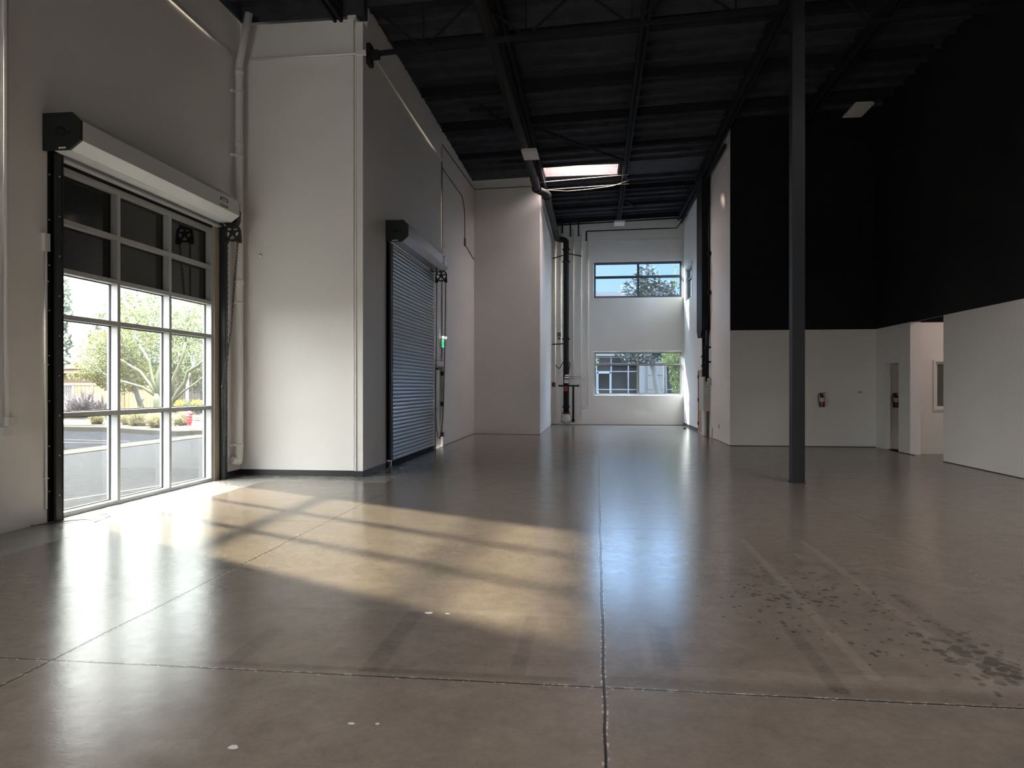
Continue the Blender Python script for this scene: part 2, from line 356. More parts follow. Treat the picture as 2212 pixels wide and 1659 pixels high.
def wall(name, axis, a0, a1, u0, u1, z0, z1, holes=(), mats=None, zsplit=None, usplit=None):
    """wall slab with thickness a0..a1 along axis, spanning u x z, holes (u0,u1,z0,z1)"""
    us = sorted({u0, u1, *[h[i] for h in holes for i in (0, 1)]} | ({usplit} if usplit else set()))
    zs = sorted({z0, z1, *[h[i] for h in holes for i in (2, 3)]} | ({zsplit} if zsplit else set()))
    mb = MB()
    for ua, ub in zip(us, us[1:]):
        for za, zb in zip(zs, zs[1:]):
            cu, cz = (ua + ub) / 2, (za + zb) / 2
            if any(h[0] < cu < h[1] and h[2] < cz < h[3] for h in holes): continue
            mi = 1 if (zsplit and cz > zsplit) else 0
            if axis == 'x': mb.box(a0, a1, ua, ub, za, zb, mi)
            else: mb.box(ua, ub, a0, a1, za, zb, mi)
    return struct(mb.build(name, mats or M['white']))

# ------------------------------------------------------------------ camera
H = 1.55
cam = bpy.data.cameras.new('camera'); co = bpy.data.objects.new('camera', cam); COL.objects.link(co)
co.location = (0, 0, H); co.rotation_euler = (R(90), 0, math.atan(182 / 1534))
cam.sensor_width = 36; cam.lens = 36 * 1534 / 2212; cam.shift_y = (836 - 829.5) / 2212 * 1.0
cam.clip_end = 500; cam.clip_start = .05
S.camera = co

# ------------------------------------------------------------------ shell
XA, YB, XC, YD, XE, YF, XG, YH, XI = -6.25, 11.9, -4.0, 23.1, -1.82, 29.3, 3.5, 19.26, 7.15
ZC = 8.34
def cz(x): return ZC + .035 * (x + 4)
f = MB()
f.box(XA - .14, XI + .22, -9, YB, -.12, 0); f.box(XC, XI + .22, YB, YH, -.12, 0); f.box(XC, XG, YH, YD, -.12, 0); f.box(XE, XG, YD, YF, -.12, 0)
f.box(XI + .22, 10.3, 12.9, 19.05, -.12, 0); f.box(XI, XI + .22, 17.9, 18.67, -.12, 0)
struct(f.build('floor', M['floor']))
# ceiling deck, slightly pitched, with opening for the skylight
SK = (-1.66, .70, 22.02, 23.15)
c = MB()
SKS = [SK, (4.2, 5.8, 8.5, 9.7), (.8, 2.4, 3.4, 4.5), (-3.0, -.6, -1.5, -.2)]
xs = sorted({XA - .25, XI + .25, *[q[i] for q in SKS for i in (0, 1)]}); ys = sorted({-9.2, YF + .3, *[q[i] for q in SKS for i in (2, 3)]})
for xa, xb in zip(xs, xs[1:]):
    for ya, yb in zip(ys, ys[1:]):
        if any(q[0] < (xa + xb) / 2 < q[1] and q[2] < (ya + yb) / 2 < q[3] for q in SKS): continue
        vs = [(x, y, cz(x) + dz) for dz in (0, .15) for x, y in ((xa, ya), (xb, ya), (xb, yb), (xa, yb))]
        c._add(vs, [(3, 2, 1, 0), (4, 5, 6, 7), (0, 1, 5, 4), (1, 2, 6, 5), (2, 3, 7, 6), (3, 0, 4, 7)])
yy = -8.6
while yy < YF - .3:          # sub-purlin ribs of the deck
    if not any(q[2] - .1 < yy < q[3] + .1 for q in SKS):
        c.obox((XA - .2, yy, cz(XA - .2) - .05), (XI + .2, yy, cz(XI + .2) - .05), .05, .10)
    yy += .61
struct(c.build('ceiling', M['ceil']))
TH = .22
wall('wall_left', 'x', XA - TH, XA, -9, YB, 0, 8.0, [(7.6, 11.24, 0, 4.26), (-4.2, -.6, 0, 3.2)])
wall('trim_1', 'x', XA - TH, XA + .02, -9, YB, 8.0, 8.5, mats=M['ceil'])
b_ = MB(); b_.box(XA - TH, -4.175, YB, YB + TH, 0, 7.93); b_.box(-4.175, -4.14, YB + .05, YB + TH, 0, 7.86); b_.box(-4.14, XC, YB - .03, YB + TH, 0, 7.86)
b_.box(-4.14, -4.118, YB - .05, YB - .03, 0, 7.30); b_.box(-4.28, -4.13, YB - .02, YB + TH, 7.93, 7.99)
struct(b_.build('wall_left_return', M['white']))
wall('trim_2', 'y', YB + .02, YB + TH, XA - TH, XC, 7.99, 8.5, mats=M['ceil'])
wall('wall_left_bay', 'x', XC - TH, XC, YB + TH, YD, 0, 8.27, [(13.42, 17.02, 0, 4.34), (17.38, 18.32, 0, 2.13)])
wall('wall_left_far', 'y', YD, YD + TH, XC - TH, XE, 0, 8.42)
wall('wall_left_recess', 'x', XE - TH, XE, YD + TH, YF, 0, 8.42)
W1 = (-.11, 3.44, 5.19, 6.67); W2 = (-.11, 3.44, 1.21, 3.01)
wall('wall_back', 'y', YF, YF + .28, XE - TH, XG + TH, 0, 8.7, [W1, W2])
W3 = (26.7, 28.5, 4.9, 6.15); W4 = (24.0, 24.95, 4.88, 6.1)
wall('wall_right_corridor', 'x', XG, XG + TH, YH, YF, 0, 8.7, [W3, W4, (24.1, 25.12, 0, 2.13)])
wall('wall_right_front', 'y', YH, YH + TH, XG + TH, XI + .12, 0, 8.9, mats=[M['white'], M['blackwall']], zsplit=3.04)
wall('wall_right', 'x', XI, XI + .12, 17.0, YH, 0, 8.9, [(17.88, 18.67, 0, 2.13), (17.0, 17.25, 0, 3.04)], mats=[M['white'], M['blackwall']], zsplit=3.04)
wall('wall_right_near', 'x', XI, XI + .12, -9, 17.0, 0, 8.9, [(15.68, 17.0, 0, 3.04)], mats=[M['white'], M['blackwall']], zsplit=3.04)
wall('trim_3', 'x', XI + .12, XI + .23, 17.25, 17.5, 0, 3.04)
wall('wall_behind', 'y', -9.2, -9, XA - TH, XI + TH, 0, 8.9, [(-6.1, -1.2, 0, 2.6)])
wall('trim_11', 'y', YH - .006, YH, XG + .004, XG + TH, 3.04, 8.9, mats=M['blackwall'])
# side rooms beyond the right wall
wall('wall_room_partition', 'y', 17.5, 17.62, XI + .23, 10.3, 0, 3.05, [(7.80, 8.9, 1.05, 2.13)])
wall('wall_room_back', 'y', 19.05, 19.2, XI + .12, 10.3, 0, 3.9)
wall('wall_room_right', 'x', 10.3, 10.45, 12.9, 19.2, 0, 3.9)
wall('wall_room_front', 'y', 12.9, 13.05, XI + .12, 10.3, 0, 3.9)
struct(MB().box(XI + .12, 10.45, 12.9, 19.2, 3.9, 4.0).build('ceiling_room', M['white']))
# skirtings and corner details
def base(name, boxes, m='rubber', h=.095):
    mb = MB()
    for q in boxes: mb.box(*q, 0, h)
    return struct(mb.build(name, M[m]))
base('baseboard_left', [(XA, XA + .012, 11.36, YB), (XA, -4.16, YB - .012, YB), (-4.16, XC + .012, YB - .064, YB - .052), (XC, XC + .012, YB - .052, 13.2), (XC, XC + .012, 17.12, 17.36)], h=.10)
base('baseboard_right', [(XG - .012, XG, 25.2, YF)], h=.12)
base('baseboard_room', [(XI + .12, 10.3, 19.035, 19.05), (XI + .24, 10.3, 17.487, 17.5)], 'whitepipe', .14)
base('baseboard_gap', [(XC, XE, YD - .006, YD), (XE - .006, XE + .006, YD + .02, YF), (XE, XG, YF - .006, YF), (XG, XI, YH - .006, YH), (XI - .006, XI, 17.0, 17.25), (XI - .006, XI, 17.25, 17.88), (XI - .006, XI, -8.9, 15.68), (XC, XC + .006, 18.32, YD), (XG - .006, XG, YH, 22.0)], 'rubber', .014)
# ledge lines on walls: slim painted conduit run round the hall at 7.3 m
def pipe_thing(name, pts, r, m, label, cat, group=None, n=8, fil=0):
    mb = MB(); p = fillet(pts, fil) if fil else pts
    mb.tube(p, r, n); o = mb.build(name, M[m]); return tag(o, label, cat, group)
# ------------------------------------------------------------------ windows
def window_grid(name, axis, front, depth, us, zs, w, glass_at, mats, spandrel_from=None, wu=None, glassm=None):
    """us: vertical member centres, zs: (centre) of rails"""
    wu = wu or w
    u0, u1 = us[0], us[-1]; root = thing(name, {'x': (front, (u0 + u1) / 2, zs[0]), 'y': ((u0 + u1) / 2, front, zs[0])}[axis], '', '')
    del root['label']; del root['category']; struct(root)
    a, b = min(front, front + depth), max(front, front + depth)
    fr = MB()
    def bx(mb, p0, p1, q0, q1, r0, r1, m=0):
        if axis == 'x': mb.box(p0, p1, q0, q1, r0, r1, m)
        else: mb.box(q0, q1, p0, p1, r0, r1, m)
    for u in us: bx(fr, a, b, u - wu / 2, u + wu / 2, zs[0] - w / 2, zs[-1] + w / 2)
    for z in zs:
        for ua, ub in zip(us, us[1:]): bx(fr, a, b, ua + wu / 2, ub - wu / 2, z - w / 2, z + w / 2)
    gk = MB(); g = MB(); sp = MB(); t = .004
    for ua, ub in zip(us, us[1:]):
        for za, zb in zip(zs, zs[1:]):
            q0, q1, r0, r1 = ua + wu / 2, ub - wu / 2, za + w / 2, zb - w / 2
            for (x0, x1, y0, y1) in ((q0, q1, r0, r0 + .012), (q0, q1, r1 - .012, r1), (q0, q0 + .012, r0, r1), (q1 - .012, q1, r0, r1)):
                bx(gk, glass_at - .008, glass_at + .012, x0, x1, y0, y1)
            isl = spandrel_from is not None and za > spandrel_from
            bx(sp if isl else g, glass_at - t, glass_at + t, q0, q1, r0, r1)
    fr.build('window_frame', mats[0], root); gk.build('glazing_gasket', mats[1], root)
    # single-sheet glass so it tints once
    gg = MB()
    for ua, ub in zip(us, us[1:]):
        for za, zb in zip(zs, zs[1:]):
            if spandrel_from is not None and za > spandrel_from: continue
            q0, q1, r0, r1 = ua + wu / 2, ub - wu / 2, za + w / 2, zb - w / 2
            if axis == 'x': gg.quad((glass_at, q0, r0), (glass_at, q1, r0), (glass_at, q1, r1), (glass_at, q0, r1))
            else: gg.quad((q0, glass_at, r0), (q1, glass_at, r0), (q1, glass_at, r1), (q0, glass_at, r1))
    gg.build('window_pane', glassm, root)
    if sp.v: sp.build('spandrel_panel', M['spandrel'], root)
    return root
window_grid('window_1', 'x', -6.28, -.15, [7.63, 8.73, 9.875, 11.03], [.028, 1.215, 2.385, 2.935, 3.52, 4.13], .058, -6.39, (M['alu'], M['gasket']), 2.7, .058, M['glassL'])
window_grid('window_added_left', 'x', -6.28, -.15, [-4.17, -3.0, -1.8, -.63], [.028, 1.215, 2.385, 3.17], .058, -6.39, (M['alu'], M['gasket']), None, .058, M['glassL'])  # unseen second bay behind the camera, added to let in more light
window_grid('window_added_behind', 'y', -9.1, .12, [-6.07, -4.5, -2.8, -1.23], [.03, 1.3, 2.57], .06, -9.06, (M['alu'], M['gasket']), None, .06, M['glassL'])  # added opening out of view at the camera's back, lights the near floor
window_grid('window_3', 'y', YF + .10, .10, [W1[0] + .04, 1.70, W1[1] - .03], [W1[2] + .04, 6.05, W1[3] - .05], .085, YF + .14, (M['aludark'], M['gasket']), None, .07, M['glassB'])
window_grid('window_4', 'y', YF + .10, .10, [W2[0] + .04, 1.70, W2[1] - .03], [W2[2] + .04, 2.47, W2[3] - .05], .07, YF + .14, (M['alu'], M['gasket']), None, .07, M['glassB'])
window_grid('window_5', 'x', XG + .08, .10, [W3[0] + .03, W3[1] - .03], [W3[2] + .03, 5.75, W3[3] - .03], .06, XG + .12, (M['aludark'], M['gasket']), None, .06, M['glassB'])
window_grid('window_6', 'x', XG + .08, .10, [W4[0] + .03, W4[1] - .03], [W4[2] + .03, 5.75, W4[3] - .03], .06, XG + .12, (M['aludark'], M['gasket']), None, .06, M['glassB'])
def casing(name, axis, at, t, u0, u1, z0, z1, w, m):
    mb = MB()
    for q in ((u0 - w, u1 + w, z1, z1 + w), (u0 - w, u1 + w, z0 - w, z0), (u0 - w, u0, z0, z1), (u1, u1 + w, z0, z1)):
        if axis == 'x': mb.box(at, at + t, *q)
        else: mb.box(q[0], q[1], at, at + t, q[2], q[3])
    return struct(mb.build(name, M[m]))
casing('trim_4', 'x', XG - .015, .015, *W3, .04, 'whitepipe'); casing('trim_5', 'x', XG - .015, .015, *W4, .04, 'whitepipe')
# room borrowed light
window_grid('window_7', 'y', 17.53, .06, [7.83, 8.87], [1.08, 2.10], .06, 17.56, (M['whitepipe'], M['gasket']), None, .06, M['glassL'])
casing('trim_6', 'y', 17.47, .03, 7.80, 8.9, 1.05, 2.13, .045, 'whitepipe')

# ------------------------------------------------------------------ roll-up doors
def octa(x0, x1, z0, z1, c1=.14, c2=.10):   # bracket outline: flat wall side, chamfered room side
    return [(x0, z0), (x1 - c1, z0), (x1, z0 + c2), (x1, z1 - c2), (x1 - c1 * .75, z1), (x0, z1)]
def chain_mesh(paths, pitch=.046, r=.0058, w=.016):
    mb = MB()
    for pts in paths:
        pts = [Vector(p) for p in pts]; seg = [(b - a).length for a, b in zip(pts, pts[1:])]; L = sum(seg); d = 0; k = 0
        while d < L:
            q = d; i = 0
            while i < len(seg) - 1 and q > seg[i]: q -= seg[i]; i += 1
            t = (pts[i + 1] - pts[i]).normalized(); p = pts[i] + t * q
            s_ = t.cross(Vector((0, 1, .01))).normalized()
            if k % 2: s_ = t.cross(s_).normalized()
            ring = []
            for j in range(8):
                a = 2 * math.pi * j / 8; ring.append(p + t * math.cos(a) * pitch * .62 + s_ * math.sin(a) * w)
            ring.append(ring[0]); mb.tube(ring, r, 4, caps=False); d += pitch; k += 1
    return mb
def hoist(root, x, y, z, xw):
    g = MB()
    g.prism([(x - .16, z + .36), (x - .13, z + .15), (x - .07, z + .08), (x + .05, z + .08), (x + .10, z + .18), (x + .11, z + .36)], 'y', y - .04, y + .08)
    ho = g.build('hoist_housing', M['bracket'], root)
    wv = MB(); n = 28
    for (ro, ri) in ((.145, .115), (.045, .0)):
        for k in range(n):
            a, b = 2 * math.pi * k / n, 2 * math.pi * (k + 1) / n
            wv.prism([(x + ro * math.cos(a), z + ro * math.sin(a)), (x + ro * math.cos(b), z + ro * math.sin(b)), (x + ri * math.cos(b), z + ri * math.sin(b)), (x + ri * math.cos(a), z + ri * math.sin(a))], 'y', y - .02, y + .02)
    for k in range(5):
        a = 2 * math.pi * k / 5 + .3; wv.obox((x + .03 * math.cos(a), y, z + .03 * math.sin(a)), (x + .13 * math.cos(a), y, z + .13 * math.sin(a)), .03, .03)
    wv.build('chain_wheel', M['bracket'], root)
    gd = MB()
    for s_ in (-1, 1): gd.prism([(x + s_ * .14, z - .02), (x + s_ * .15, z - .17), (x + s_ * .085, z - .17), (x + s_ * .06, z - .10)], 'y', y - .035, y + .035)
    gd.build('chain_guide', M['bracket'], root)

# door 1: rolled fully up above the glazed wall
d1 = thing('roll_up_door', (XA + .05, 9.3, 0), 'open roll-up door coiled in grey hood above the large glazed wall', 'roll-up door')
def hoodmesh(x0, x1, z0, z1, y0, y1, c1=.14, c2=.10, t=.006):
    o = octa(x0, x1, z0, z1, c1, c2); o = o[:0] + o
    mb = MB(); pts = [(x0 + .11, z0 + .004)] + o[1:]
    for (a, b) in zip(pts, pts[1:]):
        mb.obox((a[0], y0, a[1]), (a[0], y1, a[1]), .001, .001)
        mb._add([(a[0], y0, a[1]), (b[0], y0, b[1]), (b[0], y1, b[1]), (a[0], y1, a[1])], [(0, 1, 2, 3)])
    return mb
HX0, HX1, HZ0, HZ1 = XA, -5.78, 4.24, 4.66
hd = hoodmesh(HX0, HX1, HZ0, HZ1, 7.42, 10.98)
h_ = hd.build('hood', M['hood'], d1)
lb = MB(); x = HX1 + .002
for k in range(6): lb.box(x, x + .001, 10.40 + k * .036, 10.425 + k * .036, 4.50, 4.515)
lb.box(x, x + .001, 10.38, 10.62, 4.455, 4.49); lb.box(x, x + .001, 10.38, 10.62, 4.37, 4.385); lb.box(x, x + .001, 10.38, 10.62, 4.40, 4.405)
lb.box(x, x + .001, 10.38, 10.39, 4.37, 4.405); lb.box(x, x + .001, 10.61, 10.62, 4.37, 4.405)
lb.build('warning_print', M['ink'], h_)
lw = MB(); lw.box(x + .001, x + .0015, 10.42, 10.58, 4.462, 4.482); lw.box(x + .001, x + .0015, 10.40, 10.60, 4.389, 4.397); lw.build('warning_text', M['hood'], h_)
for (y0, y1) in ((7.385, 7.42), (10.98, 11.0)):
    bp = MB(); bp.prism(octa(HX0, HX1 - (0.0 if y0 < 8 else .004), HZ0, HZ1), 'y', y0, y1)
    bk = bp.build('hood_bracket', M['bracket'], d1)
    if y0 < 8:
        hb = MB()
        hb.lathe((-6.02, y0 - .012, 4.45), [(.055, 0), (.055, .012)], 20, axis='y')
        hb.obox((-6.12, y0 - .006, 4.43), (-6.05, y0 - .006, 4.43), .01, .012); hb.obox((-6.0, y0 - .006, 4.43), (-5.9, y0 - .006, 4.43), .01, .012)
        for q in ((-5.98, -5.93), (-5.93, -5.93)): pass
        hb.build('shaft_plate', M['steelblack'], bk)
        hl = MB(); hl.box(-6.05, -5.96, y0 - .002, y0, 4.25, 4.268); hl.build('maker_label', M['label'], bk)
bb = MB()   # coiled curtain end and bottom bar tucked under the hood
bb.lathe((-6.03, 7.43, 4.44), [(.15, 0), (.15, 3.5)], 24, axis='y'); bb.build('coiled_curtain', M['slat'], d1)
bt = MB(); bt.box(-6.20, -6.16, 7.6, 11.05, 4.19, 4.30); bt.box(-6.22, -6.12, 7.6, 11.05, 4.185, 4.195); bt.build('bottom_bar', M['alu'], d1)
for (y0, y1) in ((7.455, 7.60), (11.21, 11.33)):
    g = MB(); g.box(XA, XA + .012, y0, y1, 0, 4.66 if y0 < 8 else 4.30); yy0 = y1 if y0 < 8 else y0
    g.box(XA, XA + .09, yy0 - .02 if y0 < 8 else yy0, yy0 if y0 < 8 else yy0 + .02, 0, 4.24)
    g.box(XA + .06, XA + .09, min(y0 + .03, y0 + .03), y1 - .03, 0, 4.24)
    go = g.build('guide_rail', M['bracket'], d1)
    bo = MB(); z = .35
    while z < 4.6:
        bo.lathe((XA + .012, y0 + .015, z), [(.011, 0), (.011, .008)], 8, axis='x'); z += .52
    z = .3
    while z < 4.1:
        bo.lathe((XA + .09, y0 + .075, z), [(.008, 0), (.008, .006)], 8, axis='x'); z += .46
    bo.build('guide_bolt', M['bolt'], go)
g = MB(); g.box(-6.27, XA + .06, 7.602, 7.62, 0, 4.2); g.build('weather_strip', M['alu'], d1)
hoist(d1, -5.965, 11.10, 4.10, 0)
ch = chain_mesh([[(-6.06, 11.1, 3.93), (-6.062, 11.1, 2.1), (-6.10, 11.1, .50)], [(-5.875, 11.1, 3.93), (-6.0, 11.12, 2.55), (-6.065, 11.12, 2.09), (-6.146, 11.11, 1.56), (-6.13, 11.1, .95), (-6.105, 11.1, .45)]])
cho = ch.build('hand_chain', M['chain'], d1, fixn=False)
kn = MB(); kn.lathe((-6.146, 11.11, 1.52), [(.012, 0), (.022, .015), (.022, .05), (.01, .065)], 8); kn.build('chain_tie', M['chain'], d1)
# tan side jamb + head of the bay opening
jb = MB(); jb.box(-6.44, XA - .005, 11.062, 11.235, 0, 4.24); struct(jb.build('trim_7', M['tanjamb']))
jb = MB(); jb.box(-6.44, -6.30, 7.62, 11.06, 4.165, 4.255); struct(jb.build('trim_8', M['gasket']))
jb = MB(); jb.box(-6.44, -6.285, 7.602, 11.06, 4.159, 4.165); struct(jb.build('trim_9', M['label']))

# door 2: closed
d2 = thing('roll_up_door', (XC + .05, 15.2, 0), 'closed grey slatted roll-up door in the recessed left wall', 'roll-up door')
hd = hoodmesh(XC, -3.56, 4.33, 4.74, 13.24, 16.85, .12, .10)
h_ = hd.build('hood', M['hood2'], d2)
lb = MB()
for k in range(4): lb.box(-3.558, -3.557, 16.30, 16.48, 4.60 - k * .05, 4.62 - k * .05)
lb.build('warning_print', M['ink'], h_)
for (y0, y1) in ((13.2, 13.24), (16.85, 16.87)):
    bk = MB().prism(octa(XC, -3.56, 4.33, 4.74, .12, .10), 'y', y0, y1).build('hood_bracket', M['bracket'], d2)
    if y0 < 14:
        hb = MB(); hb.obox((-3.9, y0 - .004, 4.53), (-3.83, y0 - .004, 4.53), .008, .012); hb.obox((-3.74, y0 - .004, 4.53), (-3.67, y0 - .004, 4.53), .008, .012)
        hb.lathe((-3.785, y0 - .006, 4.53), [(.03, 0), (.03, .006)], 12, axis='y'); hb.build('shaft_plate', M['steeldark'], bk)
        MB().box(-3.87, -3.76, y0 - .002, y0, 4.34, 4.36).build('maker_label', M['label'], bk)
cu = MB(); SX = XC + .035
z = .10; nz = 0; pitch = .076
prof = [(-.004, .0), (.014, .010), (.022, .028), (.022, .048), (.014, .062), (-.004, .066), (-.006, .071), (-.004, .076)]
while z < 4.30:
    for (a, b) in zip(prof, prof[1:]):
        cu._add([(SX + a[0], 13.42, z + a[1]), (SX + b[0], 13.42, z + b[1]), (SX + b[0], 17.0, z + b[1]), (SX + a[0], 17.0, z + a[1])], [(0, 1, 2, 3)])
    z += pitch; nz += 1
cu.sm = [False] * len(cu.f)
cuo = cu.build('slat_curtain', M['slat'], d2, fixn=False)
el = MB(); z = .12
while z < 4.28: el.box(SX + .0, SX + .03, 16.985, 17.03, z, z + .045); z += pitch * 2
el.build('end_lock', M['label'], d2)
bbm = MB(); bbm.box(XC - .02, XC + .05, 13.42, 17.0, .015, .10); bbm.box(XC - .03, XC + .07, 13.44, 17.0, .003, .02); bbm.build('bottom_bar', M['steelblack'], d2)
for (y0, y1) in ((13.22, 13.42), (17.0, 17.11)):
    g = MB(); g.box(XC, XC + .015, y0, y1, 0, 4.74 if y0 < 14 else 4.33)
    if y0 < 14: g.box(XC, XC + .08, y1 - .03, y1, 0.13, 4.33); g.box(XC + .05, XC + .08, y0 + .06, y1, 0.13, 4.33)
    else: g.box(XC, XC + .05, 17.04, 17.06, 0, 4.33)
    go = g.build('guide_rail', M['bracket'], d2)
    bo = MB(); z = .3
    while z < 4.2: bo.lathe((XC + (.08 if y0 < 14 else .015), y1 - .07 if y0 < 14 else y1 - .03, z), [(.009, 0), (.009, .006)], 8, axis='x'); z += .5
    bo.build('guide_bolt', M['bolt'], go)
ft = MB(); ft.lathe((XC + .05, 13.32, .0), [(.045, 0), (.045, .02), (.03, .03), (.03, .12)], 16); ft.build('guide_foot', M['chrome'], d2)
hoist(d2, -3.76, 17.02, 4.27, 0)
chain_mesh([[(-3.87, 17.02, 4.12), (-3.90, 17.02, 1.0), (-3.88, 17.02, .55), (-3.84, 17.02, .33), (-3.80, 17.03, .30), (-3.76, 17.04, .42), (-3.73, 17.05, .8), (-3.70, 17.05, 1.5), (-3.665, 17.03, 3.0), (-3.65, 17.02, 4.12)]], .03, .006, .01).build('hand_chain', M['chain'], d2, fixn=False)

# ------------------------------------------------------------------ doors
def pdoor(name, axis_x, y0, y1, h, thick_dir, m, hand, hinge_side, frame='doorgrey', leaf_in=0.0):
    root = thing(name, (axis_x, (y0 + y1) / 2, 0), '', ''); del root['label']; del root['category']; struct(root)
    s_ = thick_dir
    fm = MB()
    for q in ((y0, y0 + .05, 0, h), (y1 - .05, y1, 0, h), (y0 + .05, y1 - .05, h - .05, h)):
        fm.box(axis_x - s_ * .02, axis_x + s_ * .14, q[0], q[1], q[2], q[3])
    fm.build('door_frame', M[frame], root)
    lf = MB(); lf.box(axis_x + s_ * leaf_in, axis_x + s_ * (leaf_in + .045), y0 + .053, y1 - .053, .01, h - .053)
    lo = lf.build('door_leaf', M[m], root)
    hy = y0 + .13 if hinge_side > 0 else y1 - .13
    hm = MB(); hm.lathe((axis_x + s_ * leaf_in - s_ * .06, hy, .98), [(.03, 0), (.03, .06)] if s_ > 0 else [(.03, -.06), (.03, 0)], 12, axis='x')
    hm.obox((axis_x + s_ * leaf_in - s_ * .05, hy, .98), (axis_x + s_ * leaf_in - s_ * .05, hy + .12 * hinge_side, .98), .015, .02)
    hm.build('door_handle', M[hand], lo)
    hg = MB(); hh = y1 - .06 if hinge_side > 0 else y0 + .06
    for z in (.25, 1.05, 1.85): hg.box(axis_x - s_ * .035, axis_x + s_ * leaf_in, hh - .02, hh + .02, z, z + .11)
    hg.build('hinge', M['hinge'], lo)
    return root
pd = pdoor('door_1', XC, 17.38, 18.32, 2.13, -1, 'doorgrey', 'chrome', 1, leaf_in=.05)
pd2 = pdoor('door_2', XG, 24.1, 25.12, 2.13, 1, 'wood', 'hinge', 1, frame='wood', leaf_in=.01)
clo = MB(); clo.box(XC, XC + .05, 17.5, 17.75, 1.98, 2.04); clo.obox((XC + .04, 17.6, 2.05), (XC + .10, 17.95, 2.06), .02, .015)
clo.build('door_closer', M['hinge'], pd)

# ------------------------------------------------------------------ exit sign and conduit, left bay
ex = thing('exit_sign', (XC, 18.05, 2.56), 'green lit exit sign with white emergency lamp head above grey door', 'exit sign')
MB().box(XC, XC + .05, 17.95, 18.22, 2.56, 2.80).build('sign_housing', M['plastic'], ex)
MB().box(XC + .05, XC + .054, 17.97, 18.20, 2.58, 2.77).build('sign_face', M['greenlit'], ex)
lt = MB()   # EXIT lettering, projecting
def letter(mb, ch, y, z, h, w, x0, x1, t):
    segs = {'E': [((0, 0), (0, 1)), ((0, 0), (1, 0)), ((0, .5), (.8, .5)), ((0, 1), (1, 1))], 'X': [((0, 0), (1, 1)), ((1, 0), (0, 1))], 'I': [((.5, 0), (.5, 1))], 'T': [((.5, 0), (.5, 1)), ((0, 1), (1, 1))]}[ch]
    for a, b in segs: mb.obox((x0, y + w * a[0], z + h * a[1]), (x0, y + w * b[0], z + h * b[1]), t, .004, up=(1, 0, 0))
for i, chh in enumerate('EXIT'): letter(lt, chh, 17.985 + i * .054, 2.615, .11, .036, XC + .056, XC + .06, .012)
lt.build('exit_lettering', M['plastic'], ex)
for dy in (-.02, .2): MB().lathe((XC + .09, 17.99 + dy, 2.81), [(.02, -.01), (.045, .02), (.04, .05)], 14).build('emergency_lamp', M['lamphead'], ex)
pipe_thing('conduit', [(XC + .02, 18.1, 7.40), (XC + .02, 18.1, 2.35)], .014, 'conduit', 'dark vertical conduit running up the left bay wall from the exit sign', 'conduit')
jbx = MB(); jbx.box(XC, XC + .05, 18.02, 18.16, 2.22, 2.36); tag(jbx.build('junction_box', M['whitepipe']), 'small square box between exit sign and door top', 'junction box')
pipe_thing('conduit', [(XC + .02, 17.3, 2.22), (XC + .02, 18.02, 2.26)], .012, 'whitepipe', 'short white conduit from closed roll-up door to small square box', 'conduit')
cc = MB(); cc.tube(fillet([(XC + .02, 18.1, 7.25), (XC + .02, 20.9, 7.25), (XC + .02, 21.3, 6.95), (XC + .02, 21.35, 6.05)], .12), .013, 8)
cc.tube([(XC + .02, 21.35, 5.9), (XC + .02, 22.98, 5.72)], .013, 8); cc.box(XC, XC + .045, 21.29, 21.41, 5.85, 6.08)
tag(cc.build('conduit', M['conduit']), 'thin conduit stepping down the left bay wall to a small box near the corner', 'conduit')
pipe_thing('conduit', [(XC + .02, 12.25, 7.5), (XC + .02, 18.1, 7.44), (XC + .02, 18.1, 7.8)], .014, 'whitepipe', 'thin pale conduit running high along the left bay wall', 'conduit')
pipe_thing('conduit', [(XC + .02, 18.15, 7.86), (XC + .02, 22.4, 8.02), (XC + .02, 23.06, 8.06), (-3.9, YD - .02, 8.06), (XE + .05, YD - .02, 8.10)], .014, 'conduit', 'dark conduit just under the roof turning onto the far left wall', 'conduit')
# A/B walls run
pipe_thing('conduit', [(XA + .02, -6, 7.27), (XA + .02, 11.62, 7.27)], .018, 'whitepipe', 'white conduit high on the wall above the large glazed wall', 'conduit')
pc = MB(); pc.tube([(-6.05, YB - .02, 7.32), (-4.05, YB - .06, 7.30), (-3.95, YB - .06, 7.30)], .022, 8); pc.box(-4.1, -3.93, YB - .10, YB - .045, 7.265, 7.335)
tag(pc.build('conduit', M['whitepipe']), 'white conduit across the top of the wall between the two roll-up doors', 'conduit')

# ------------------------------------------------------------------ downspout in the corner
dsp = thing('downspout', (-6.13, 11.66, .1), 'thick white drain pipe standing in corner beside open roll-up door', 'pipe')
p = fillet([(-6.19, 11.50, .30), (-6.14, 11.64, .24), (-6.14, 11.66, .42), (-6.14, 11.66, 7.12), (-5.93, 11.6, 7.98)], .045, 5)
MB().tube(p, .064, 20).build('pipe', M['whitepipe'], dsp)
for z in (7.0, 5.75, 3.37): MB().lathe((-6.14, 11.66, z), [(.066, -.05), (.073, -.048), (.073, .048), (.066, .05)], 20).build('pipe_coupling', M['whitepipe'], dsp)
for z in (6.65, 5.55, 3.0, .55):
    k = MB(); k.lathe((-6.14, 11.66, z), [(.066, -.02), (.071, -.02), (.071, .02), (.066, .02)], 20); k.box(-6.25, -6.19, 11.55, 11.60, z - .02, z + .02); k.obox((-6.23, 11.57, z), (-6.14, 11.60, z), .02, .03)
    k.build('pipe_clamp', M['whitepipe'], dsp)
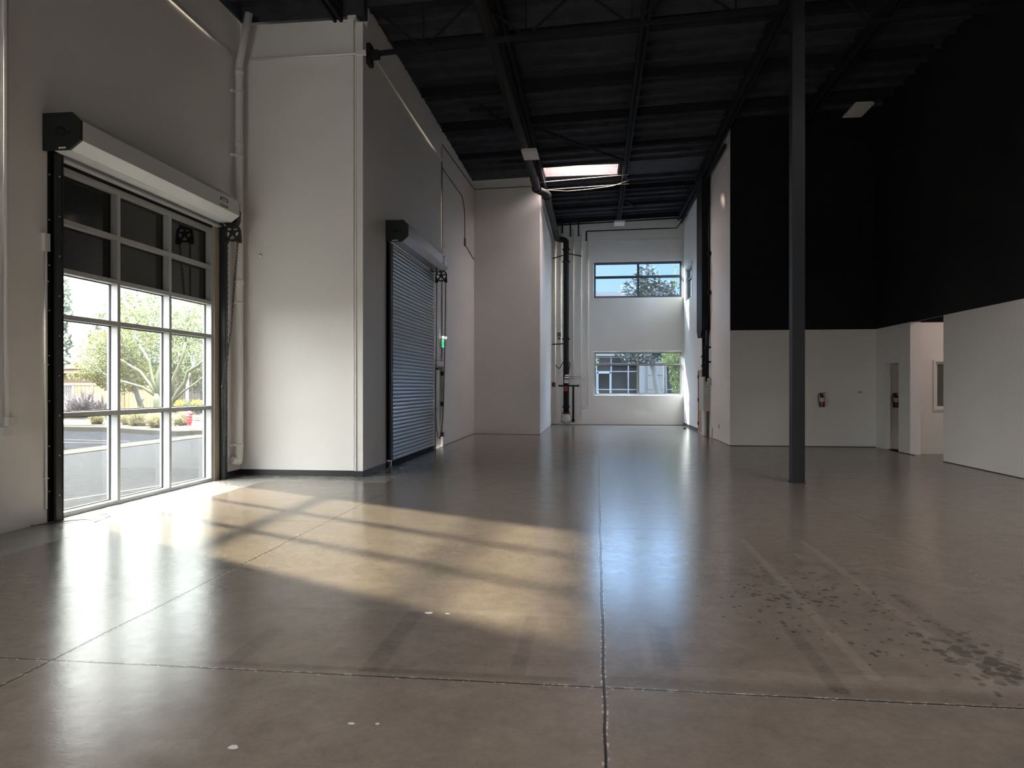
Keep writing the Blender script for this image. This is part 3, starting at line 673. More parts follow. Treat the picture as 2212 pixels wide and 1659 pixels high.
# ------------------------------------------------------------------ near-left wall fittings
ls = thing('door_switch', (XA, 7.40, .15), 'slim white surface conduit with switch box beside black door guide', 'switch conduit')
MB().tube([(XA + .018, 7.42, .16), (XA + .018, 7.42, 3.15)], .013, 8).build('conduit', M['whitepipe'], ls)
MB().box(XA, XA + .045, 7.37, 7.45, 3.1, 3.30).build('switch_box', M['plastic'], ls)
k = MB()
for z in (.5, 1.8, 2.75): MB().box(XA, XA + .034, 7.395, 7.445, z, z + .012).build('conduit_strap', M['whitepipe'], ls)
ob = thing('wall_outlet', (XA, 6.9, 1.02), 'white outlet boxes under a thick white conduit at the left edge', 'outlet')
MB().box(XA, XA + .055, 6.86, 6.985, 1.13, 1.23).build('outlet_box', M['plastic'], ob)
MB().box(XA, XA + .04, 6.80, 6.93, 1.03, 1.125).build('outlet_box', M['plastic'], ob)
MB().tube([(XA + .03, 6.86, 1.23), (XA + .03, 6.85, 2.0), (XA + .03, 6.85, 7.25)], .02, 8).build('conduit', M['whitepipe'], ob)
wr = MB(); w_ = []
for k in range(26):
    t = k / 25; w_.append((-6.22 + 1.0 * t * .55 + .02 * math.sin(9 * t), 7.18 + .55 * math.sin(t * 2.4) * .75, .012))
w_ += [(-5.74, 7.82, .015), (-5.82, 7.90, .02), (-5.95, 7.86, .02)]
wr.tube(w_, .0045, 6); tag(wr.build('loose_wire', M['hose']), 'thin dark wire lying on floor by the black door guide', 'wire')

# wall knob
k = MB(); k.lathe((-5.87, YB, 3.87), [(.03, 0), (.03, -.015), (.012, -.03), (.012, -.045)], 12, axis='y'); tag(k.build('wall_sensor', M['plastic']), 'small round sensor on bright wall beside the drain pipe', 'sensor')

# ------------------------------------------------------------------ column, girders, beams
cl = thing('steel_column', (3.24, 12.0, 0), 'square charcoal steel column standing on the open floor', 'column')
MB().box(3.14, 3.335, 11.9, 12.1, .012, cz(3.2)).build('column_shaft', M['column'], cl)
MB().box(3.13, 3.345, 11.89, 12.11, 0, .012).build('base_plate', M['steelblack'], cl)
def truss(name, x0, x1, y, zb0, zb1, label, panels, m='steeldark'):
    o = thing(name, (x0, y, min(zb0, zb1)), label, 'roof truss', 'roof trusses')
    MB().obox((x0, y, zb0), (x1, y, zb1), .09, .06).build('bottom_chord', M[m], o)
    MB().obox((x0, y, cz(x0) - .16), (x1, y, cz(x1) - .16), .09, .06).build('top_chord', M[m], o)
    zb = lambda x: zb0 + (zb1 - zb0) * (x - x0) / (x1 - x0)
    for i in range(len(panels)):
        xp = panels[i]
        MB().obox((xp, y, zb(xp)), (xp, y, cz(xp) - .16), .03, .03).build('web_post', M[m], o)
        for dx in (-.85, .85):
            xq = xp + dx
            if x0 < xq < x1: MB().obox((xp, y, zb(xp)), (xq, y, cz(xq) - .16), .035, .035).build('web_diagonal', M[m], o)
    return o
truss('roof_truss', -3.96, 3.1, 12.15, 7.42, 7.80, 'black open-web roof truss left of the charcoal column', [-3.0, -1.2, .6, 2.3])
truss('roof_truss', 3.38, 7.1, 12.15, 7.42, 7.62, 'black open-web roof truss right of the charcoal column', [4.4, 6.1])
s_ = MB(); s_.box(-4.0, -3.93, 12.05, 12.25, 7.22, 7.58); s_.box(-3.93, -3.80, 12.08, 12.22, 7.34, 7.47); tag(s_.build('truss_seat', M['steelblack']), 'black bearing bracket at the wall corner carrying the roof truss', 'bracket')
for (x, y0, y1, lab) in ((-4.45, -8.9, 11.9, 'black roof beam bearing on the wall beside the first bay'), (-1.72, -8.9, 29.2, 'long black roof beam above the fat overhead pipe'),
                         (.89, -8.9, 29.2, 'long black roof beam right of the skylight'), (3.36, -8.9, 29.2, 'black roof beam along the top of the right corridor wall'), (5.3, -8.9, 19.2, 'black roof beam above the black painted walls')):
    q = MB(); zz = cz(x) - .17
    if x < -4: zz = 8.05
    for s2 in (-.055, .055): q.obox((x + s2, y0, zz - .12), (x + s2, y1, zz - .12), .05, .09)
    q.obox((x, y0, zz + .1), (x, y1, zz + .1), .16, .12); q.obox((x, y0, zz), (x, y1, zz), .02, .24)
    tag(q.build('roof_beam', M['steelblack']), lab, 'roof beam', 'roof beams')
pr = MB(); pr.obox((-3.9, 0, 0), (7.0, 0, .38), .09, .20)
yy = 13.6; first = None; nprl = 0
while yy < 29:
    if not (SK[2] - .25 < yy < SK[3] + .25):
        x1 = 7.0 if yy < 19 else 3.4; x0 = -3.95 if yy < 23 else -1.75
        q = MB(); q.obox((x0, yy, cz(x0) - .11), (x1, yy, cz(x1) - .11), .08, .20)
        tag(q.build('roof_purlin', M['steeldark']), 'black purlin spanning under the dark roof deck beyond the truss', 'purlin', 'roof purlins')
    yy += 2.2
# diagonal braces and loose items in the roof
for (a, b, lab) in (((-1.55, 17.4, 7.95), (.8, 20.8, 8.1), 'thin black diagonal brace crossing below the roof before the skylight'), ((-2.6, 15.8, 7.9), (-1.9, 17.2, 7.75), 'short black diagonal brace left of the overhead pipe'),
                    ((1.5, 26.0, 8.0), (.95, 24.5, 7.9), 'short black brace beside the far roof beam')):
    tag(MB().obox(a, b, .05, .05).build('roof_brace', M['steeldark']), lab, 'brace')
for (x, y, L_, lab) in ((-2.95, 16.4, .8, 'short black unistrut bar under the roof left of the overhead pipe'), (-2.75, 20.3, .95, 'black bar under the roof behind the hanging panel light')):
    tag(MB().box(x, x + L_, y, y + .12, 8.02, 8.10).build('strut_bar', M['steelblack']), lab, 'strut')

# skylight
sk = thing('skylight', ((SK[0] + SK[1]) / 2, (SK[2] + SK[3]) / 2, cz(0) - .02), 'bright pinkish rectangular skylight in the black roof', 'skylight')
c_ = MB(); zt = 9.02
MB().box(SK[0], SK[1], SK[3] - .02, SK[3] + .03, 8.62, zt).build('well_lining', M['lining'], sk); c_.box(SK[0], SK[1], SK[3] - .045, SK[3] + .03, 8.40, 8.62); c_.box(SK[0], SK[1], SK[2] - .03, SK[2] + .03, 8.40, zt)
c_.box(SK[0] - .03, SK[0] + .03, SK[2], SK[3], 8.38, zt); c_.box(SK[1] - .03, SK[1] + .03, SK[2], SK[3], 8.42, zt)
c_.build('skylight_curb', M['curb'], sk)
MB().quad((SK[0], SK[2], zt + .01), (SK[1], SK[2], zt + .01), (SK[1], SK[3], zt + .01), (SK[0], SK[3], zt + .01)).build('skylight_lens', M['skylens'], sk)
q = MB()
for x in (-.9, -.05): MB().box(x - .015, x + .015, SK[2], SK[3], zt - .05, zt - .02).build('security_bar', M['steelblack'], sk)

for q in SKS[1:]:      # unseen roof lights, added to brighten the near part of the hall
    k = MB(); z1_ = cz(q[1]) + .45; z0_ = cz(q[0]) - .02
    k.box(q[0], q[1], q[3] - .03, q[3] + .03, z0_, z1_); k.box(q[0], q[1], q[2] - .03, q[2] + .03, z0_, z1_); k.box(q[0] - .03, q[0] + .03, q[2], q[3], z0_, z1_); k.box(q[1] - .03, q[1] + .03, q[2], q[3], z0_, z1_)
    w_ = struct(k.build('window_added_roof', M['curb'])); MB().quad((q[0], q[2], z1_), (q[1], q[2], z1_), (q[1], q[3], z1_), (q[0], q[3], z1_)).build('window_pane', M['clearlens'], w_)
# hanging panel lights
def highbay(name, x, y, z, label):
    o = thing(name, (x, y, z), label, 'light fixture', 'unlit hanging panel lights')
    b = MB(); b.prism([(x - .19, z + .0), (x + .19, z), (x + .19, z + .03), (x + .165, z + .06), (x - .165, z + .06), (x - .19, z + .03)], 'y', y - .35, y + .35)
    b.build('fixture_body', M['fixture'], o)
    MB().box(x - .165, x + .165, y - .32, y + .32, z - .004, z).build('diffuser_lens', M['lens'], o)
    MB().box(x - .05, x + .05, y + .02, y + .2, z + .06, z + .11).build('driver_box', M['fixture'], o)
    MB().tube([(x, y + .1, z + .11), (x, y + .1, cz(x) - .04)], .006, 6).build('hanger', M['steelblack'], o)
    return o
highbay('panel_light', -1.59, 17.2, 7.18, 'white flat panel light hanging left of the skylight by the fat pipe')
highbay('panel_light', 5.4, 15.5, 7.28, 'grey flat panel light hanging alone before the black painted wall')
highbay('panel_light', .84, 26.2, 7.50, 'small white panel light hanging at the far end above the back windows')

# ------------------------------------------------------------------ sprinkler main
sm = thing('sprinkler_main', (-1.87, 11, 7.6), 'fat black sprinkler pipe running under roof and down the back wall', 'pipe')
path = fillet([(-1.85, -8.8, 7.76), (-1.85, 22.3, 7.76), (-1.58, 22.55, 7.70), (-1.58, 28.85, 7.56), (-1.22, 28.95, 7.52), (-1.22, 28.98, .42)], .12, 5)
MB().tube(path, .115, 20).build('main_pipe', M['iron'], sm)
for (c0, ax) in (((-1.85, 22.1, 7.76), 'y'), ((-1.85, 10.2, 7.76), 'y'), ((-1.58, 22.8, 7.69), 'y')):
    k = MB().lathe(c0, [(.125, -.05), (.15, -.05), (.15, .05), (.125, .05)], 20, axis=ax).build('flange', M['iron'], sm)
for z in (7.15, 6.65, 4.1 - .6, .75): MB().lathe((-1.22, 28.98, z), [(.12, -.03), (.155, -.03), (.155, .03), (.12, .03)], 18).build('flange', M['iron'], sm)
for (a, b) in (((-1.22, 28.98, 6.95), (-1.9 + .12, 29.28, 6.85)), ((-1.22, 28.98, 7.0), (-.6, 29.28, 6.92)), ((-1.22, 28.98, 3.32), (-1.80, 29.2, 3.30))):
    MB().tube([a, b], .022, 8).build('sway_brace', M['steelblack'], sm)
MB().lathe((-1.22, 28.98, .46), [(.12, 0), (.17, 0), (.17, .05), (.12, .05)], 20).build('base_flange', M['red'], sm)
k = MB(); k.lathe((-1.22, 28.98, .06), [(.10, 0), (.17, .06), (.21, .15), (.20, .26), (.14, .36), (.11, .40)], 20); k.build('valve_body', M['panel'], sm)
k = MB()
for i in range(14):
    a = rnd.uniform(0, 6.28); r_ = .2; k.tube([(-1.22 + r_ * math.cos(a + t * .9), 28.98 + r_ * .8 * math.sin(a + t * .9), .12 + .28 * t + .03 * math.sin(5 * t)) for t in (0, .25, .5, .75, 1)], .006, 5)
k.build('wire_tangle', M['chain'], sm)
for (z, dx) in ((2.02, .06), (1.93, .04), (1.82, .02), (1.74, .02)): MB().box(-1.22 + dx - .09, -1.22 + dx + .09, 28.80, 28.88, z - .03, z + .03).build('alarm_switch', M['plastic'], sm)
MB().box(-1.30, -1.16, 28.80, 28.86, 1.38, 1.58).build('red_tag', M['redbox'], sm)
k = MB(); k.tube(fillet([(-1.65, 28.95, 2.45), (-1.50, 28.9, 2.28), (-1.30, 28.82, 2.62), (-1.05, 28.85, 2.55), (-1.12, 28.85, 2.1)], .08), .018, 8); k.build('loop_cable', M['hose'], sm)
k = MB(); k.tube([(-1.5, 28.95, 1.60), (-.72, 28.95, 1.60)], .035, 10); k.lathe((-.72, 28.95, 1.60), [(.05, 0), (.05, .03)], 12, axis='x'); k.lathe((-1.52, 28.95, 1.60), [(.04, 0), (.04, .03)], 12, axis='x')
k.build('branch_pipe', M['steelblack'], sm)
k = MB(); k.tube([(-.93, 28.95, 1.6), (-.93, 28.97, .25)], .045, 10); k.lathe((-.93, 28.97, .12), [(.06, 0), (.06, .1), (.045, .14)], 12); k.build('drain_pipe', M['steelblack'], sm)
for (z, m_) in ((1.98, 'conduit'), (1.90, 'conduit')): MB().tube([(-1.1, 29.0, z), (-.62 if z > 1.95 else -.45, 29.2, z - .02)], .012, 6).build('pilot_line', M[m_], sm)

# small-bore lines on back wall
for (x, zt_, zb_, lab) in ((-1.66, 8.3, .3, 'thin white conduit at the far left of the back wall beside red box'), (-1.42, 8.3, .35, 'thin white conduit just left of the dark riser pipe'),
                           (-.94, 8.0, 1.8, 'thin white conduit just right of the dark riser pipe'), (-.62, 7.9, .3, 'thin white conduit reaching low between riser and back windows'),
                           (-.34, 7.55, .72, 'thin white conduit next to the back windows')):
    q = MB(); q.tube([(x, YF - .025, zb_), (x, YF - .025, zt_)], .016, 6)
    for z in (zb_ + .55, 4.05): q.box(x - .03, x + .06, YF - .045, YF, z, z + .05)
    if x > -.4: q.tube([(x, YF - .03, zb_), (-.60, YF - .03, zb_ - .02)], .03, 6)
    tag(q.build('conduit', M['whitepipe']), lab, 'conduit')
for (x, z0_, z1_, lab) in ((-1.38, 7.9, 8.35, 'first short black sprinkler drop near the left end of the back wall'), (-1.05, 7.75, 8.4, 'second short black sprinkler drop near the back wall'), (-.72, 7.75, 8.4, 'third short black sprinkler drop near the back wall'), (-.40, 7.55, 7.9, 'black pipe end above the conduit next to the back windows')):
    q = MB(); q.tube([(x, 29.1, z0_), (x, 29.1, z1_)], .03, 8); q.lathe((x, 29.1, z0_ - .04), [(.05, 0), (.03, .05)], 8); tag(q.build('pipe_drop', M['steelblack']), lab, 'pipe')
pipe_thing('branch_line', [(-1.6, 29.0, 8.16), (3.4, 28.9, 8.30)], .03, 'steelblack', 'upper black pipe along the top of the back wall', 'pipe')
pipe_thing('branch_line', [(-.40, 29.1, 7.9), (3.2, 29.05, 7.93), (3.35, 27, 7.95)], .022, 'steelblack', 'lower black pipe under the small far panel light', 'pipe')
q = MB(); q.box(-1.2, XG, YF - .012, YF, 7.52, 7.545); struct(q.build('trim_10', M['whitepipe']))
rb = MB(); rb.box(-1.82, -1.67, YF - .07, YF, 1.56, 1.74); tag(rb.build('fire_alarm_box', M['redbox']), 'small red alarm box at the left end of back wall', 'alarm box')
gs = MB(); gs.box(-1.60, -1.44, YF - .01, YF, 3.62, 3.80); gs.box(-1.58, -1.46, YF - .012, YF - .01, 3.5, 3.6); tag(gs.build('wall_plate', M['conduit']), 'small grey plate high beside the riser pipe', 'plate')
# cables strung below the roof
for (pts, lab, r_) in (([(-2.0, 22.9, 8.06), (XE + .1, 22.6, 8.08), (1.0, 22.4, 8.17)], 'straight cable strung below the skylight', .012),
                  ([(-1.6, 22.2, 7.72), (-.9, 22.2, 7.66), (-.2, 22.2, 7.70), (.5, 22.3, 7.80), (1.0, 22.4, 7.98)], 'sagging pale cable below the skylight', .011),
                  ([(-1.6, 22.25, 7.74), (-.3, 22.3, 7.80), (1.0, 22.4, 7.88)], 'taut pale cable just above the sagging cable', .010)):
    tag(MB().tube(pts, r_, 6).build('cable', M['whitepipe']), lab, 'cable')

# ------------------------------------------------------------------ right corridor wall equipment
du = thing('riser_duct', (XG - .14, 23.4, 3.2), 'tall black cable duct on the right corridor wall', 'duct')
k = MB(); k.prism([(22.5, 3.35), (22.75, 3.12), (23.4, 3.12), (23.62, 3.35), (23.62, 8.2), (22.5, 8.2)], 'x', XG - .26, XG - .01); k.build('duct_body', M['steelblack'], du)
k = MB(); k.tube([(XG - .06, 22.35, 3.3), (XG - .06, 22.35, 8.1)], .035, 8); k.box(XG - .11, XG, 22.3, 22.42, 4.4, 4.5); k.box(XG - .11, XG, 22.3, 22.42, 5.6, 5.7); k.build('side_pipe', M['steelblack'], du)
for (y, z1_, lab) in ((23.2, 1.8, 'thick black conduit from duct down into the grey electrical cabinet'), (22.5, 1.72, 'second thick black conduit on the near side of grey electrical cabinet')):
    q = MB(); q.tube([(XG - .10, y, z1_), (XG - .10, y, 3.3)], .055, 10)
    for z in (2.5, 2.2) if y > 23 else (2.3, 2.75): q.box(XG - .17, XG, y - .1, y + .1, z, z + .05)
    tag(q.build('conduit', M['steelblack']), lab, 'conduit')
ep = thing('electrical_cabinet', (XG - .12, 23.1, .8), 'grey electrical cabinet with pale labels on right corridor wall', 'electrical cabinet')
MB().box(XG - .20, XG, 22.5, 23.5, .80, 1.87).build('cabinet_body', M['panel'], ep)
k = MB(); k.box(XG - .205, XG - .20, 22.53, 23.47, .83, 1.84); k.build('cabinet_door', M['panel'], ep)
for z in (1.62, 1.52, 1.43): MB().box(XG - .19, XG - .03, 23.5 + .001, 23.505, z - .03, z + .03).build('notice_label', M['label'], ep)
for z in (1.62, 1.50, 1.40): MB().box(XG - .19, XG - .06, 22.492, 22.499, z - .035, z + .02).build('notice_label', M['label'], ep)
mt = MB(); mt.box(XG - .11, XG, 22.25, 22.42, 1.60, 1.82); tag(mt.build('junction_box', M['panel']), 'small grey box stuck on the near side of electrical cabinet', 'junction box')
lc = MB(); lc.box(XG - .13, XG - .005, 22.85, 23.45, .01, .80); tag(lc.build('lower_cover', M['whitepipe']), 'white cover box under the grey electrical cabinet', 'cover')
for (y, lab) in ((22.6, 'thin conduit from cabinet to floor nearest the camera'), (22.78, 'thin conduit from cabinet to floor beside the white cover')):
    tag(MB().tube([(XG - .05, y, 0), (XG - .05, y, .8)], .025, 8).build('conduit', M['conduit']), lab, 'conduit')
pipe_thing('conduit', [(XG - .03, 22.1, .02), (XG - .03, 22.1, .32)], .03, 'whitepipe', 'short white pipe stub rising from the floor by the right corridor wall', 'pipe')
nb = MB(); nb.box(XG - .006, XG, 20.9, 20.99, .36, .48); tag(nb.build('outlet_plate', M['conduit']), 'small outlet plate low on the right corridor wall end', 'outlet')
pipe_thing('pipe_run', [(XG - .12, 19.35, 7.95), (XG - .12, 29.1, 8.15)], .05, 'steelblack', 'black pipe along the top of the right corridor wall', 'pipe')
pipe_thing('pipe_run', [(XG - .26, 19.6, 8.0), (XG - .26, 29.0, 8.25)], .03, 'steelblack', 'thinner black pipe beside the top pipe of the right corridor', 'pipe')
pipe_thing('conduit', [(XG - .02, 19.9, 7.55), (XG - .02, 22.2, 7.62)], .02, 'whitepipe', 'short white conduit high on the right corridor wall end', 'conduit')
dbx = MB(); dbx.box(XG - .28, XG - .2, 26.9, 27.02, .0, .05); tag(dbx.build('floor_debris', M['hinge']), 'dark scrap on the floor by the corridor skirting', 'debris')

# ------------------------------------------------------------------ fire extinguishers
def extinguisher(x, y, z, label):
    o = thing('fire_extinguisher', (x, y, z), label, 'fire extinguisher', 'wall-hung fire extinguishers')
    yc = y - .085
    MB().box(x - .03, x + .03, y - .02, y, z + .12, z + .34).build('wall_bracket', M['steelblack'], o)
    cb = MB().lathe((x, yc, z), [(.050, 0), (.060, .01), (.062, .02), (.062, .25), (.052, .285), (.026, .31), (.022, .325)], 22).build('cylinder', M['red'], o)
    MB().lathe((x, yc, z), [(.0630, .14), (.0632, .141), (.0632, .245), (.0630, .246)], 22).build('paper_label', M['label'], cb)
    v = MB(); v.lathe((x, yc, z + .32), [(.022, 0), (.022, .03), (.015, .045)], 12); v.obox((x - .01, yc, z + .36), (x + .085, yc - .01, z + .372), .018, .012); v.obox((x - .01, yc, z + .345), (x + .08, yc, z + .335), .018, .008)
    v.build('valve_lever', M['hose'], o)
    MB().lathe((x + .005, yc - .022, z + .335), [(.016, 0), (.016, -.012)], 12, axis='y').build('pressure_gauge', M['chrome'], cb)
    MB().tube(fillet([(x - .01, yc, z + .35), (x - .07, yc, z + .36), (x - .10, yc, z + .28), (x - .10, yc, z + .17), (x - .075, yc - .005, z + .10), (x - .067, yc - .005, z + .0)], .03), .011, 8).build('hose', M['hose'], o)
    return o
extinguisher(5.8, YH, 1.03, 'red fire extinguisher hung on pale wall beside the charcoal column')
extinguisher(7.53, 19.05, 1.03, 'red fire extinguisher half seen through the small right doorway')
tp = thing('thermostat', (6.76, YH, 1.37), 'small white thermostat on pale wall right of the fire extinguisher', 'thermostat')
MB().box(6.68, 6.84, YH - .025, YH, 1.37, 1.46).build('thermostat_body', M['plastic'], tp); MB().box(6.72, 6.79, YH - .027, YH - .025, 1.41, 1.43).build('thermostat_display', M['ink'], tp)
vb = MB(); vb.box(8.03, 8.6, 18.85, 19.0, 3.0, 3.4); tag(vb.build('dark_vent', M['steelblack']), 'dark square vent above the pink lit side room', 'vent')
lp = thing('ceiling_light', (8.7, 15.9, 3.84), 'lit panel lamp in the side room beyond the right wall opening', 'light fixture')
MB().box(8.2, 9.2, 15.6, 16.2, 3.86, 3.9).build('lamp_housing', M['fixture'], lp); MB().box(8.25, 9.15, 15.65, 16.15, 3.85, 3.86).build('lamp_panel', M['lampon'], lp)

# paint chips on the floor
for (x, y, r_, lab) in ((-1.14, 4.77, .035, 'larger pale chip on the floor near the sunlit patch'), (-1.01, 4.77, .02, 'smaller pale chip right of the larger chip by sunlit patch'), (-1.12, 3.16, .016, 'left of two small pale flecks on the near floor'),
                        (-1.0, 3.17, .014, 'right of two small pale flecks on the near floor'), (-1.55, 2.89, .03, 'pale fleck on the near floor in the window glare')):
    n = 9; poly = [(x + r_ * rnd.uniform(.6, 1.1) * math.cos(2 * math.pi * k / n), y + .7 * r_ * rnd.uniform(.6, 1.1) * math.sin(2 * math.pi * k / n)) for k in range(n)]
    tag(MB().prism(poly, 'z', 0.0, .0015).build('floor_chip', M['debris']), lab, 'chip')

# ================================================================== OUTDOORS
GZ = -.12
def ground(name, poly, z0, z1, m): return struct(MB().prism(poly, 'z', z0, z1).build(name, M[m]))
g = MB(); g.box(-140, XA - .14, -40, 150, GZ - .5, GZ); g.box(XA - .14, XC - TH, YB + TH, 150, GZ - .5, GZ); g.box(XC - TH, XE - TH, YD + TH, 150, GZ - .5, GZ); g.box(XE - TH, 60, YF + .28, 150, GZ - .5, GZ); g.box(XG + TH, 60, YH + TH + .0, YF + .28, GZ - .5, GZ)
struct(g.build('floor_outside', M['asphalt']))
st = MB(); st.prism([(-8.25, 8.0), (-8.15, 8.0), (-6.55, 14.0), (-6.65, 14.0)], 'z', GZ, GZ + .004); tag(st.build('parking_line', M['paintline']), 'white painted line on the asphalt just outside the glazed wall', 'road marking')
gu = MB(); gu.prism([(-13.0, 9), (-12.75, 30), (-13.65, 30), (-13.9, 9)], 'z', GZ, GZ + .02); tag(gu.build('gutter_strip', M['concrete']), 'pale concrete gutter strip crossing the asphalt', 'gutter')
dk = MB(); dk.prism([(-13.9, 9), (-13.65, 30), (-40, 36), (-40, 9)], 'z', GZ, GZ + .006); tag(dk.build('dark_paving', M['asphalt2']), 'darker asphalt area beyond the pale gutter strip', 'paving')
for k, (a, b, lab) in enumerate((((-26, 22.0), (-14.2, 20.2), 'farther thin white parking line on the dark asphalt'), ((-26, 20.6), (-14.2, 19.4), 'nearer thin white parking line on the dark asphalt'))):
    s2 = MB(); s2.prism([a, b, (b[0], b[1] + .08), (a[0], a[1] + .08)], 'z', GZ + .006, GZ + .010); tag(s2.build('parking_line', M['paintline']), lab, 'road marking')
def arc(cx, cy, r0, a0, a1, n=10): return [(cx + r0 * math.cos(a0 + (a1 - a0) * k / n), cy + r0 * math.sin(a0 + (a1 - a0) * k / n)) for k in range(n + 1)]
# near island
isl = thing('curb_island', (-15.6, 16.3, GZ), 'near rounded kerb island with stones on the left of the lot', 'kerb island')
o_ = arc(-14.9, 16.9, .95, -math.pi / 2, math.pi / 2) + [(-22, 17.85), (-22, 15.95)]
i_ = arc(-14.9, 16.9, .78, -math.pi / 2, math.pi / 2) + [(-22, 17.68), (-22, 16.12)]
MB().prism(o_, 'z', GZ, GZ + .17).build('curb', M['concrete'], isl); MB().prism(i_, 'z', GZ + .17, GZ + .18).build('stone_bed', M['rocks'], isl)
# far planter
pl = thing('planter_bed', (-18, 28, GZ), 'long kerbed planter bed with mulch beyond the dark asphalt', 'planter bed')
o_ = [(-40, 26.6), (-20.4, 24.7), (-18.3, 24.6), (-15.6, 23.2), (-14.2, 22.7), (-13.6, 23.2), (-13.6, 36), (-40, 36)]
i_ = [(-40, 26.8), (-20.4, 24.9), (-18.3, 24.8), (-15.6, 23.4), (-14.3, 22.95), (-13.85, 23.4), (-13.85, 35.8), (-40, 35.8)]
MB().prism(o_, 'z', GZ, GZ + .16).build('curb', M['concrete'], pl); MB().prism(i_, 'z', GZ + .16, GZ + .17).build('mulch_surface', M['mulch'], pl)
wk = MB(); wk.prism([(-40, 27.2), (-19.5, 25.2), (-19.0, 25.6), (-40, 28.6)], 'z', GZ + .17, GZ + .19); tag(wk.build('path_slab', M['concrete']), 'pale path slab along the planter edge behind the kerb', 'path')
wk = MB(); wk.prism([(-30, 31.0), (-14, 29.2), (-14, 31.6), (-30, 33.6)], 'z', GZ + .17, GZ + .20); tag(wk.build('sidewalk', M['concrete']), 'pale pavement behind the grasses and hydrant', 'pavement')
PZ = GZ + .17
st = MB()
for k in range(90):
    x, y, r_ = rnd.uniform(-15.4, -13.95), rnd.uniform(23.5, 25.0), rnd.uniform(.04, .11)
    if y < 22.95 - (x + 14.3) * .35 + .35: continue
    st.lathe((x, y, PZ), [(r_, 0), (r_ * .8, r_ * .5), (r_ * .3, r_ * .7)], 6)
tag(st.build('river_stones', M['rocks']), 'pale stones scattered round the hydrant', 'stones', kind='stuff')

# hydrant
hx, hy = -14.78, 24.38
hy_ = thing('fire_hydrant', (hx, hy, PZ), 'red fire hydrant standing on pale stones beyond the asphalt', 'fire hydrant')
MB().lathe((hx, hy, PZ), [(.10, 0), (.10, .03), (.075, .05), (.075, .20), (.11, .24), (.11, .40), (.08, .43), (.08, .56), (.06, .60), (.03, .62)], 18).build('barrel', M['hydrant'], hy_)
MB().lathe((hx, hy, PZ + .42), [(.13, 0), (.13, .025)], 18).build('flange', M['hydrant'], hy_); MB().lathe((hx, hy, PZ + .23), [(.12, 0), (.12, .02)], 18).build('flange', M['hydrant'], hy_)
MB().tube([(hx, hy, PZ + .52), (hx + .15, hy - .02, PZ + .52)], .045, 12).build('outlet_nozzle', M['hydrant'], hy_)

# --- foliage helpers
def leaves(mb, c, rad, n, size, asp=2.2, shell=.35, droop=0.0):
    c = Vector(c)
    for _ in range(n):
        while True:
            d = Vector((rnd.uniform(-1, 1), rnd.uniform(-1, 1), rnd.uniform(-1, 1)))
            if shell < d.length < 1: break
        p = c + Vector((d.x * rad[0], d.y * rad[1], d.z * rad[2]))
        t = Vector((rnd.gauss(0, 1), rnd.gauss(0, 1), rnd.gauss(0, .7) - droop)).normalized(); u = t.cross(Vector((rnd.gauss(0, 1), rnd.gauss(0, 1), rnd.gauss(0, 1)))).normalized()
        L_ = size * rnd.uniform(.6, 1.3); w = L_ / asp
        mb._add([p - t * L_ / 2, p + u * w / 2, p + t * L_ / 2, p - u * w / 2], [(0, 1, 2, 3)])
def branch(mb, p, d, L_, r_, depth, spread=.55, tips=None, up=.15, seg=3, decay=.72):
    pts = [Vector(p)]; d = Vector(d).normalized(); rs = [r_]
    for k in range(seg):
        d = (d + Vector((rnd.gauss(0, .12), rnd.gauss(0, .12), rnd.gauss(0, .08) + up * .3))).normalized()
        pts.append(pts[-1] + d * L_ / seg); rs.append(r_ * (1 - .35 * (k + 1) / seg))
    mb.tube(pts, rs, 6)
    if tips is not None: tips.append((pts[-1], depth)); tips.append((pts[len(pts) // 2], depth))
    if depth > 0:
        for k in range(rnd.choice((2, 3))):
            a = rnd.uniform(0, 6.28); off = Vector((math.cos(a), math.sin(a), rnd.uniform(-.2, .5))) * spread
            branch(mb, pts[-1], d + off, L_ * decay * rnd.uniform(.8, 1.15), rs[-1] * .75, depth - 1, spread, tips, up, seg, decay)
def tree(name, base, stems, blobs, leafm, barkm, label, leafsize=.25, depth=3, asp=2.2, tipleaves=0, group=None, spread=.55, droop=0):
    o = thing(name, base, label, 'tree', group); t = MB(); tips = []
    for (pts, r0, r1, sub) in stems:
        n = len(pts); t.tube(pts, [r0 + (r1 - r0) * k / (n - 1) for k in range(n)], 8)
        if sub:
            d = Vector(pts[-1]) - Vector(pts[-2]); branch(t, pts[-1], d, sub, r1, depth, spread, tips)
    t.build('trunk', M[barkm], o)
    lf = MB()
    for (c0, rad, n) in blobs: leaves(lf, c0, rad, n, leafsize, asp, droop=droop)
    if tipleaves:
        for (p, dd) in tips:
            if dd <= 1: leaves(lf, p, (.45, .45, .4), tipleaves, leafsize, asp, 0)
    if lf.v: lf.build('foliage', M[leafm], o, fixn=False)
    return o
